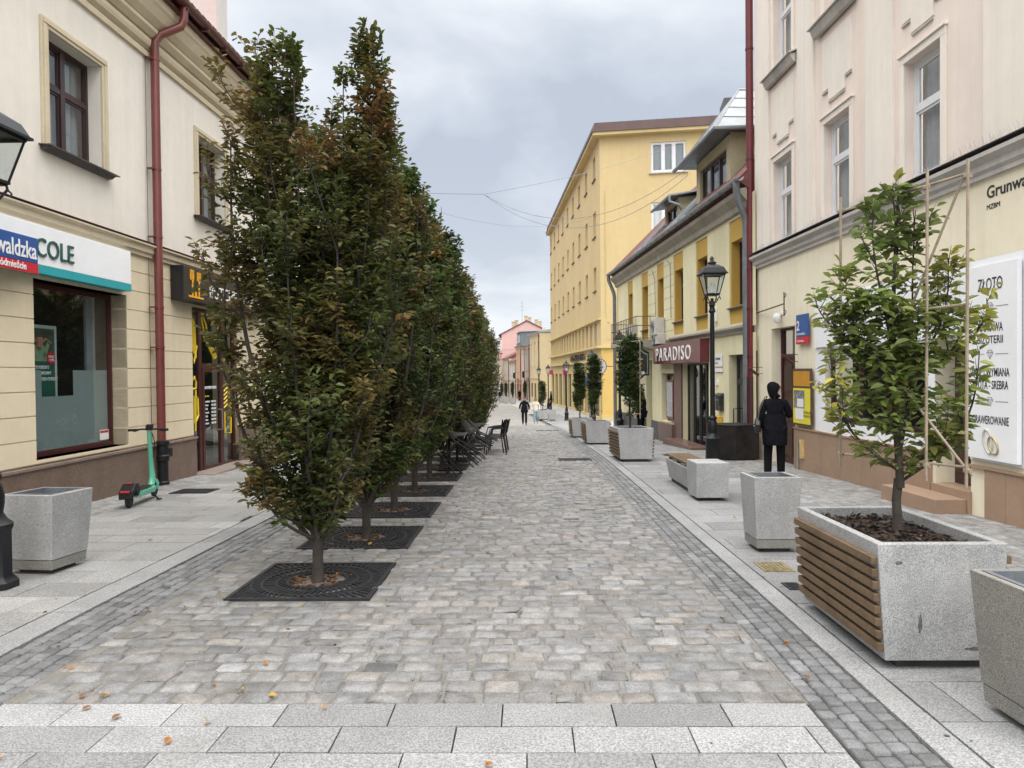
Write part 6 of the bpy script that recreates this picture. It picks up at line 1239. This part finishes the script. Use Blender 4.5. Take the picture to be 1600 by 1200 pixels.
# ------------------------------------------------------------------ dark planter / windbreak box by the lemon house, dark planter
def windbreak():
    r = thing('rusty_planter_box', 'dark rusty steel box standing against the wall behind the lamp post', 'planter box', (4.6, 16.2, gz(16.2)), R(0)); m = M('rusty_black_steel', (.017, .015, .014), .55, .4, 4, .2, 60, stain=(.05, .028, .016), ss=3, spec=.25)
    mb = MB(); mb.add([(-.42, -.30, .03), (.02, -.48, .03), (.55, -.40, .03), (.55, .3, .03), (-.42, .3, .03)] + [(-.42, -.30, .80), (.02, -.48, .78), (.55, -.40, .80), (.55, .3, .80), (-.42, .3, .80)], [(0,1,6,5), (1,2,7,6), (2,3,8,7), (3,4,9,8), (4,0,5,9), (5,6,7,8,9), (0,4,3,2,1)])
    obj('box', mb, m, r, bevel=.006); mb = MB(); mb.tube([(-.42, -.30, .80), (.02, -.48, .78), (.55, -.40, .80)], .012, 5); obj('rim', mb, m_black, r)
    mb = MB(); mb.box((-.38, -.26, 0), (-.3, -.18, .03)); mb.box((.42, -.32, 0), (.5, -.24, .03)); mb.box((-.38, .2, 0), (-.3, .28, .03)); mb.box((.42, .2, 0), (.5, .28, .03)); obj('foot', mb, m_black, r)
windbreak()
def far_sign():
    r = thing('blue_parking_sign', 'plain blue square traffic sign on a grey pole behind narrow trees', 'traffic sign', (4.45, 50, gz(50))); mb = MB(); mb.tube([(0, 0, 0), (0, 0, 3.2)], .035, 8); obj('pole', mb, m_gut, r); mb = MB(); mb.box((-.38, -.06, 2.5), (.38, -.04, 3.15)); obj('plate', mb, m_blue, r, bevel=.01)
far_sign()
# ------------------------------------------------------------------ cafe furniture
def chair(name, label, loc, rz, rx=0.0):
    r = thing(name, label, 'chair', loc, rz, 'black cafe chairs beside the tree row', rx=rx); m = m_black_p
    mb = MB(); mb.add([(-.22, -.22, .44), (.22, -.22, .44), (.20, .20, .42), (-.20, .20, .42), (-.22, -.22, .46), (.22, -.22, .46), (.20, .20, .44), (-.20, .20, .44)], [(0,3,2,1), (4,5,6,7), (0,1,5,4), (1,2,6,5), (2,3,7,6), (3,0,4,7)]); obj('seat', mb, m, r, bevel=.006)
    mb = MB(); n = 8; vs = []
    for j in range(5):
        z = .50 + j * .09; w_ = .20 if j < 3 else (.19 if j == 3 else .15)
        for i in range(n + 1):
            x = -w_ + 2*w_*i/n; vs.append((x, .20 + .02 * j + .04 * (1 - (x / .2) ** 2), z + (.02 if j == 4 and 2 < i < 6 else 0)))
    m_ = n + 1; fs = [(j*m_+i, j*m_+i+1, (j+1)*m_+i+1, (j+1)*m_+i) for j in range(4) for i in range(n)]; k = len(vs); vs += [(x, y + .012, z) for x, y, z in vs]; fs += [tuple(q + k for q in f[::-1]) for f in fs]; mb.add(vs, fs); obj('backrest', mb, m, r, smooth=True)
    for sx in (-1, 1):
        mb = MB(); mb.tube([(sx*.20, -.20, .45), (sx*.235, -.25, 0)], .014, 6); obj('leg', mb, m, r, smooth=True)
        mb = MB(); mb.tube([(sx*.20, .25, .86), (sx*.20, .20, .48), (sx*.225, .27, 0)], .014, 6); obj('leg', mb, m, r, smooth=True)
        mb = MB(); mb.tube([(sx*.20, .235, .68), (sx*.25, .10, .68), (sx*.25, -.14, .66), (sx*.21, -.2, .46)], .014, 6); obj('armrest', mb, m, r, smooth=True)
    return r
CH_N = 'cafe_chair'
c0 = chair(CH_N, 'upright black cafe chair nearest, standing with its back to the road', (-.82, 18.1, gz(18.1)), R(-80))
dup(c0, (-.78, 19.7, gz(19.7)), R(-85), 'upright black cafe chair farthest beside the dark tables', rx=0)
dup(c0, (-.84, 18.95, gz(18.95)), R(-75), 'upright black cafe chair between the nearest and farthest upright ones', rx=0)
def cafe_table(label, loc, tmpl=[]):
    if tmpl: return dup(tmpl[0], loc, 0, label)
    r = thing('cafe_table', label, 'table', loc, 0, 'dark cafe tables under the trees'); mb = MB(); mb.box((-.35, -.35, .72), (.35, .35, .745)); obj('tabletop', mb, M('charcoal_top', (.05, .052, .055), .5, .1, 6), r, bevel=.005); mb = MB(); mb.tube([(0, 0, .02), (0, 0, .72)], .03, 10); obj('column', mb, m_black_p, r); mb = MB(); mb.box((-.28, -.03, 0), (.28, .03, .03)); mb.box((-.03, -.28, .001), (.03, .28, .028)); obj('foot', mb, m_black_p, r); tmpl.append(r); return r
for k, y in enumerate((14.1, 15.75, 18.2, 19.9)): cafe_table(('nearest dark cafe table, chairs leaning on it, under the fifth tree', 'second dark cafe table with chairs tilted against it', 'third dark cafe table beside upright chairs', 'farthest dark cafe table beside upright chairs')[k], (-1.55, y, gz(y)))
# chairs tilted forward onto the tables: seat backs rest on the table edge, legs point to the road
def tilted(label, x, y, yaw, tilt=58):
    c = dup(c0, (x, y, gz(y)), 0, label); M_ = Matrix.Translation((x, y, gz(y) + .20)) @ Matrix.Rotation(R(yaw), 4, 'Z') @ Matrix.Rotation(R(tilt), 4, 'X'); c.rotation_euler = M_.to_euler(); c.location = M_.to_translation(); return c
for k, (x, y, yw, tl) in enumerate(((-1.12, 13.4, -92, 48), (-1.10, 13.85, -85, 52), (-.92, 14.9, -96, 50), (-.90, 15.35, -88, 54), (-.86, 16.3, -94, 58), (-.84, 16.8, -86, 56))):
    tilted('tilted black cafe chair %s, its legs sticking out over the cobbles' % ('nearest the camera', 'second nearest in line', 'third in line', 'fourth in line', 'fifth in line', 'last before the upright ones')[k], x, y, yw, tl)

# ------------------------------------------------------------------ overhead cables
def cable(name, label, pts, r_=.008, sag=.4, n=24):
    mb = MB(lambda *p: p); P = []
    for a, b in zip(pts[:-1], pts[1:]):
        for i in range(n):
            t = i / n; P.append((a[0] + (b[0]-a[0]) * t, a[1] + (b[1]-a[1]) * t, a[2] + (b[2]-a[2]) * t - sag * 4 * t * (1-t)))
    P.append(pts[-1]); mb.tube(P, r_, 5); o = obj(name, mb, m_gut, None); return tag(o, label, 'cable', 'cables spanning the street')
NODE = (-1.36, 24, 7.72)
cable('overhead_cable', 'short cable from the left house to the junction of cables over the street', [(-6.3, 24, 8.0), NODE], .009, .05)
cable('overhead_cable', 'lower sagging cable between junction and large zinc dormer', [NODE, (4.9, 21.4, 7.55)], .008, 1.35)
cable('overhead_cable', 'upper sagging cable between junction and large zinc dormer', [NODE, (4.9, 21.3, 7.75)], .008, 1.15)
cable('overhead_cable', 'thin straight cable climbing from junction to the yellow block side wall', [NODE, (11.0, 49.7, 17.6)], .009, .3)
cable('overhead_cable', 'thin low cable running from the tree row to the yellow street wall', [(-6.4, 36, 10.6), (4.9, 54, 13.3)], .008, 1.0)

# ------------------------------------------------------------------ people
def skin_mesh(name, J, E_, root=0, sub=2):
    """J: joints {key:(x,y,z,rx,ry)}; E_: bones -> one continuous skinned surface"""
    keys = list(J); me = bpy.data.meshes.new(name); me.from_pydata([J[k][:3] for k in keys], [(keys.index(a), keys.index(b)) for a, b in E_], [])
    o = bpy.data.objects.new(name, me); COL.objects.link(o); s = o.modifiers.new('skin', 'SKIN'); s.branch_smoothing = .5
    for i, k in enumerate(keys):
        v = me.skin_vertices[0].data[i]; v.radius = (J[k][3], J[k][4] if len(J[k]) > 4 else J[k][3]); v.use_root = (i == root)
    d = o.modifiers.new('sub', 'SUBSURF'); d.levels = sub; d.render_levels = sub
    dg = bpy.context.evaluated_depsgraph_get(); m2 = bpy.data.meshes.new_from_object(o.evaluated_get(dg)); bpy.data.objects.remove(o); m2.polygons.foreach_set('use_smooth', [True] * len(m2.polygons)); return m2
def hand(J, E_, s, w, d, side, k, curl=.5):
    """palm and five fingers from wrist w along direction d"""
    d = Vector(d).normalized(); x = Vector(side).normalized(); n = d.cross(x).normalized(); w = Vector(w); pm = w + d * .055
    J[s+'palm'] = (*pm, .026, .018); E_.append((k, s+'palm'))
    for i, (o_, l_) in enumerate(((-.026, .062), (-.009, .072), (.009, .068), (.026, .052))):
        b = pm + d * .03 + x * o_; m_ = b + (d * (1 - curl * .3) + n * curl * .5) * l_ * .5; t = m_ + (d * (1 - curl) + n * curl) * l_ * .5
        for q, (p, r_) in enumerate(((b, .0095), (m_, .0085), (t, .007))): J['%sf%d%d' % (s, i, q)] = (*p, r_, r_)
        E_ += [(s+'palm', '%sf%d0' % (s, i)), ('%sf%d0' % (s, i), '%sf%d1' % (s, i)), ('%sf%d1' % (s, i), '%sf%d2' % (s, i))]
    b = pm - x * .03 - d * .01; t = b - x * .022 + d * .035; J[s+'t0'] = (*b, .010, .010); J[s+'t1'] = (*t, .0085, .0085); E_ += [(s+'palm', s+'t0'), (s+'t0', s+'t1')]
def person(label, loc, rz, pose, coat, trousers, shoes, hair, H=1.7, hat=None, scale=None, top_len=.0, group=None, skin_c=(.42, .24, .17), cup=False, bag=None, glasses=False, headyaw=0.0, hem=.80, stout=1.0, wide=.0):
    r = thing('person', label, 'person', loc, rz, group); k_ = H / 1.7; r.scale = (k_,) * 3
    p = dict(hipL=(-.09, 0, .90), kneeL=(-.10, .02, .50), ankL=(-.10, -.02, .09), hipR=(.09, 0, .90), kneeR=(.10, .02, .50), ankR=(.10, -.02, .09),
             elL=(-.25, -.03, 1.14), wrL=(-.25, .06, .90), elR=(.25, -.03, 1.14), wrR=(.25, .06, .90), lean=0.0)
    p.update(pose)
    J = {'pelvis': (0, 0, .96, .13 * stout, .10 * stout), 'waist': (0, .0, 1.12, .12 * stout, .09 * stout), 'chest': (0, -.005, 1.30, .145 * stout, .10), 'neckb': (0, -.01, 1.44, .06, .055), 'neck': (0, 0, 1.50, .050, .05), 'jaw': (0, .02, 1.555, .055, .06), 'head': (0, .005, 1.615, .072, .088), 'crown': (0, -.005, 1.675, .05, .06)}
    E_ = [('pelvis', 'waist'), ('waist', 'chest'), ('chest', 'neckb'), ('neckb', 'neck'), ('neck', 'jaw'), ('jaw', 'head'), ('head', 'crown')]
    def add(k, v, *rr): J[k] = (*v, *rr)
    for s, sg in (('L', -1), ('R', 1)):
        add('sh' + s, (sg * .165, -.01, 1.41), .055, .055); add('el' + s, p['el' + s], .040, .040); add('wr' + s, p['wr' + s], .028, .024)
        add('hip' + s, p['hip' + s], .085, .085); add('knee' + s, p['knee' + s], .055, .055); add('ank' + s, p['ank' + s], .038, .038)
        a = p['ank' + s]; add('toe' + s, (a[0] + sg * .01, a[1] + .14, max(.03, a[2] - .055)), .034, .026)
        E_ += [('chest', 'sh' + s), ('sh' + s, 'el' + s), ('el' + s, 'wr' + s), ('pelvis', 'hip' + s), ('hip' + s, 'knee' + s), ('knee' + s, 'ank' + s), ('ank' + s, 'toe' + s)]
        w = Vector(p['wr' + s]); e = Vector(p['el' + s]); hand(J, E_, 'h' + s, w, (w - e), (0, -1, 0) if abs((w - e).normalized().y) < .8 else (0, 0, -1), 'wr' + s)
    # face: nose, chin as small bones; turned with the head
    cy, sy = math.cos(headyaw), math.sin(headyaw)
    def hd(x, y, z): return (x * cy - y * sy, x * sy + y * cy, z)
    J['nose'] = (*hd(0, .098, 1.60), .011, .013); J['chin'] = (*hd(0, .075, 1.535), .022, .02); E_ += [('head', 'nose'), ('jaw', 'chin')]
    for s in (-1, 1): J['ear%d' % s] = (*hd(s * .082, -.005, 1.60), .012, .02); E_.append(('head', 'ear%d' % s))
    bm_ = skin_mesh('body', J, E_); body = link('body', bm_, r); bm_.materials.clear(); bm_.materials.append(M('skin_%.2f' % skin_c[0], skin_c, .55, .08, 12)); bm_.materials.append(coat); bm_.materials.append(trousers)
    wv = [Vector(p['wr' + s]) for s in 'LR']
    for f in bm_.polygons:
        c = f.center
        if c.z < .93 and min((c - w).length for w in wv) > .22: f.material_index = 2
        elif c.z < 1.475 and min((c - (w + (w - Vector(p['el' + s])).normalized() * .1)).length for s, w in zip('LR', wv)) > .115: f.material_index = 1
    for s in (-1, 1):
        mb = MB(); c = hd(s * .03, .083, 1.618); mb.lathe([(.001, -.009), (.008, -.005), (.010, 0), (.008, .005), (.001, .009)], 8, c); obj('eye', mb, m_letter_bk, r, smooth=True)
    mb = MB(); mb.tube([hd(-.022, .093, 1.565), hd(0, .10, 1.563), hd(.022, .093, 1.565)], .005, 5); obj('mouth', mb, M('lip', (.3, .11, .09), .5, .05), r, smooth=True)
    # clothes: slightly larger surfaces over the same joints
    g = .018; C = {k: (*J[k][:3], J[k][3] + g, J[k][4] + g) for k in ('pelvis', 'waist', 'chest', 'shL', 'shR', 'elL', 'elR', 'wrL', 'wrR', 'neckb')}
    C['neckb'] = (0, -.01, 1.455, .068, .066); C['shL'] = (*C['shL'][:3], .072, .07); C['shR'] = (*C['shR'][:3], .072, .07)
    for s in 'LR':
        e, w = Vector(J['el' + s][:3]), Vector(J['wr' + s][:3]); C['wr' + s] = (*(e + (w - e) * .92), .050, .048); C['el' + s] = (*e, .068, .066)
    C['hem'] = (0, 0, max(hem, .84), .15 * stout, .115 * stout); CE = [('pelvis', 'waist'), ('waist', 'chest'), ('chest', 'neckb'), ('pelvis', 'hem')] + [x for s in 'LR' for x in (('chest', 'sh' + s), ('sh' + s, 'el' + s), ('el' + s, 'wr' + s))]
    me = skin_mesh('coat', C, CE); co = link('coat', me, r); me.materials.clear(); me.materials.append(coat)
    mb = MB(); n = 24; rings = [(1.18, .150 * stout, .115 * stout), (1.05, .168 * stout, .130 * stout), (.95, .182 * stout, .142 * stout), ((hem + .95) / 2, .183 * stout + wide * .5, .145 * stout + wide * .3), (hem + .02, .180 * stout + wide, .145 * stout + wide * .6), (hem, .176 * stout + wide, .142 * stout + wide * .6)]
    vs = [(a * math.cos(2*math.pi*i/n), -.005 + b * math.sin(2*math.pi*i/n), z) for z, a, b in rings for i in range(n)]; mb.add(vs, [(j*n+i, j*n+(i+1) % n, (j+1)*n+(i+1) % n, (j+1)*n+i) for j in range(len(rings)-1) for i in range(n)]); obj('coat_skirt', mb, coat, r, smooth=True, sharp=60)
    mb = MB(); mb.tube([(.066 * math.cos(t), -.01 + .062 * math.sin(t), 1.492 - .018 * math.sin(t) + .006 * math.sin(t * 3)) for t in np.linspace(0, 2*math.pi, 20)], .030, 7, False); obj('collar', mb, coat, r, smooth=True)
    TJ = {'pelvis': (0, 0, .96, .135 * stout, .115 * stout)}; TE = []
    for s, sg in (('L', -1), ('R', 1)):
        for k, q in (('hip', .098), ('knee', .078), ('ank', .066)): TJ[k + s] = (*J[k + s][:3], q, q)
        a = TJ['ank' + s]; TJ['ank' + s] = (a[0], a[1], a[2] + .01, .066, .068); TE += [('pelvis', 'hip' + s), ('hip' + s, 'knee' + s), ('knee' + s, 'ank' + s)]
    me = skin_mesh('trousers', TJ, TE); link('trousers', me, r); me.materials.clear(); me.materials.append(trousers)
    for s in 'LR':
        a, t = J['ank' + s], J['toe' + s]; SJ = {'a': (a[0], a[1] - .02, max(.045, a[2] - .04), .045, .045), 'b': (t[0], t[1] - .05, t[2] + .012, .045, .034), 'c': (t[0], t[1] + .02, t[2], .036, .028)}
        me = skin_mesh('shoe', SJ, [('a', 'b'), ('b', 'c')]); link('shoe', me, r); me.materials.clear(); me.materials.append(shoes)
    def cap(name, mat, z0, grow, longer=0.0, full=False):
        mb = MB(); n = 20; vs = []; rows = 9
        for j in range(rows + 1):
            ph = j / rows * (math.pi * .5 + (.52 if full else .30))
            for i in range(n):
                a = 2*math.pi*i/n; front = max(0, math.sin(a)); q = math.sin(ph); z = math.cos(ph)
                lim = 0 if not full else 0
                zz = 1.625 + (.088 + grow * (2.2 if (full and z > 0) else 1)) * z; 
                if j > 5 and front > .2: zz = max(zz, 1.625 + front * (.03 if full else .045))
                if longer and front < .3 and j > 6: zz -= longer * (j - 6) / 3
                if full and front < .2 and j > 6: zz -= .02 * (j - 6)
                slouch = (.030 * max(0, z) if full else 0); wob = (1 + .05 * math.sin(a * 5 + j)) if full else 1
                v = hd((.079 + grow) * q * math.cos(a) * wob - slouch * .5, -.004 + (.098 + grow) * q * math.sin(a) * wob - slouch, zz - slouch * .5); vs.append(v)
        mb.add(vs, [(j*n+i, j*n+(i+1) % n, (j+1)*n+(i+1) % n, (j+1)*n+i) for j in range(rows) for i in range(n)]); return obj(name, mb, mat, r, smooth=True, sharp=80)
    if hat: cap('knit_hat', hat, 0, .022, full=True)
    if hair: cap('hair', hair, 0, .008, longer=.09 if (top_len or hat) else 0.0)
    if glasses:
        mb = MB()
        for s in (-1, 1): mb.tube([hd(s * .033 + .024 * math.cos(t), .098, 1.618 + .018 * math.sin(t)) for t in np.linspace(0, 2*math.pi, 14)], .0025, 5, False); mb.tube([hd(s * .057, .096, 1.62), hd(s * .086, .0, 1.622)], .0025, 5)
        mb.tube([hd(-.009, .1, 1.62), hd(.009, .1, 1.62)], .0025, 5); obj('glasses', mb, m_black, r)
    return r
m_coatbk = M('black_wool_coat', (.010, .010, .014), .95, .3, 7, .9, 10, spec=.08); m_trbk = M('black_trousers', (.008, .008, .010), .9, .2, 10, .6, 14, spec=.08); m_shbk = M('black_shoes', (.01, .01, .01), .5, .1)
m_jean = M('washed_denim', (.20, .27, .35), .85, .15, 10); m_cream_j = M('cream_jacket', (.60, .56, .47), .85, .1, 8); m_shw = M('tan_shoes', (.30, .20, .13), .7, .1)
m_hair = M('brown_hair', (.022, .014, .010), .6, .2, 30); m_hairb = M('light_brown_hair', (.20, .11, .06), .6, .2, 30); m_knit = M('black_knit', (.010, .010, .012), .95, .3, 60, .8, 90, spec=.06)
pw = person('woman in long black coat and knit hat seen from behind, shoulder bag and cup', (4.24, 12.2, gz(12.2)), R(-14), dict(elR=(.25, .02, 1.14), wrR=(.23, .23, 1.19), elL=(-.225, -.02, 1.14), wrL=(-.22, .08, .92), kneeL=(-.11, .03, .5), ankL=(-.12, -.03, .09)), m_coatbk, m_trbk, m_shbk, m_hair, 1.66, hat=m_knit, glasses=True, headyaw=R(-62), hem=.64, stout=1.16, wide=-.005)
mb = MB(); mb.lathe([(.026, 0), (.036, .10), (.037, .11)], 12, (.235, .33, 1.17)); obj('paper_cup', mb, m_whitep, pw, smooth=True, sharp=40)
def bag():
    r = thing('shoulder_bag', 'black shoulder bag hanging at the left side of the woman in the coat', 'bag', (4.24, 12.2, gz(12.2)), R(-14)); r.scale = (.976,) * 3
    mb = MB(); mb.prof([(-.15, .86), (.13, .84), (.15, 1.0), (.04, 1.10), (-.12, 1.08), (-.17, 1.0)], -.33, -.24); obj('bag_body', mb, M('black_leather', (.012, .012, .013), .4, .15, 12), r, bevel=.025)
    mb = MB(); mb.tube([(-.285, -.10, 1.07), (-.26, -.13, 1.25), (-.17, -.08, 1.475), (-.12, .02, 1.49), (-.2, .12, 1.3), (-.28, .06, 1.09)], .009, 6); obj('strap', mb, M('bag_strap', (.10, .09, .08), .5, .3, 30), r, smooth=True)
    mb = MB(); mb.tube([(-.335, -.04, .98), (-.345, -.04, .96)], .018, 8); obj('buckle', mb, m_steel, r)
bag()
walk = dict(kneeL=(-.10, .16, .52), ankL=(-.10, .18, .10), kneeR=(.10, .04, .50), ankR=(.10, -.20, .12), elL=(-.28, -.10, 1.15), wrL=(-.27, -.02, .93), elR=(.28, .04, 1.15), wrR=(.26, .22, .98))
YM = 44.6
person('man in black jacket and dark trousers walking towards the camera', (-.12, YM, gz(YM)), R(178), walk, m_coatbk, m_trbk, m_shbk, m_hair, 1.76, hem=.78, stout=1.18, group='walking couple')
walk2 = dict(kneeL=(-.09, .04, .50), ankL=(-.08, -.14, .11), kneeR=(.09, .12, .52), ankR=(.08, .14, .09))
person('woman in cream jacket and light jeans walking beside the man', (.62, 46.6, gz(46.6)), R(176), walk2, m_cream_j, m_jean, m_shw, m_hairb, 1.68, top_len=.1, hem=.86, stout=1.05, group='walking couple')
person('far walker in black clothes seen from behind down the street', (-1.05, 112, gz(112)), R(8), walk2, m_coatbk, m_trbk, m_shbk, m_hair, 1.78, hem=.7)
person('dark dressed person standing by the distant lamp post beside the yellow block', (2.35, 67.5, gz(67.5)), R(100), {}, m_coatbk, m_trbk, m_shbk, m_hair, 1.75, hem=.8)
person('small dark figure at the far left end of the planters', (-4.3, 116, gz(116)), R(10), walk, m_coatbk, m_trbk, m_shbk, m_hair, 1.74, hem=.7)
person('man in black mostly hidden behind the narrow potted tree, arm out', (3.70, 22.9, gz(22.9)), R(60), dict(elR=(.33, .02, 1.2), wrR=(.44, .08, .98)), m_coatbk, m_trbk, m_shbk, m_hair, 1.76, hem=.8, stout=1.1)
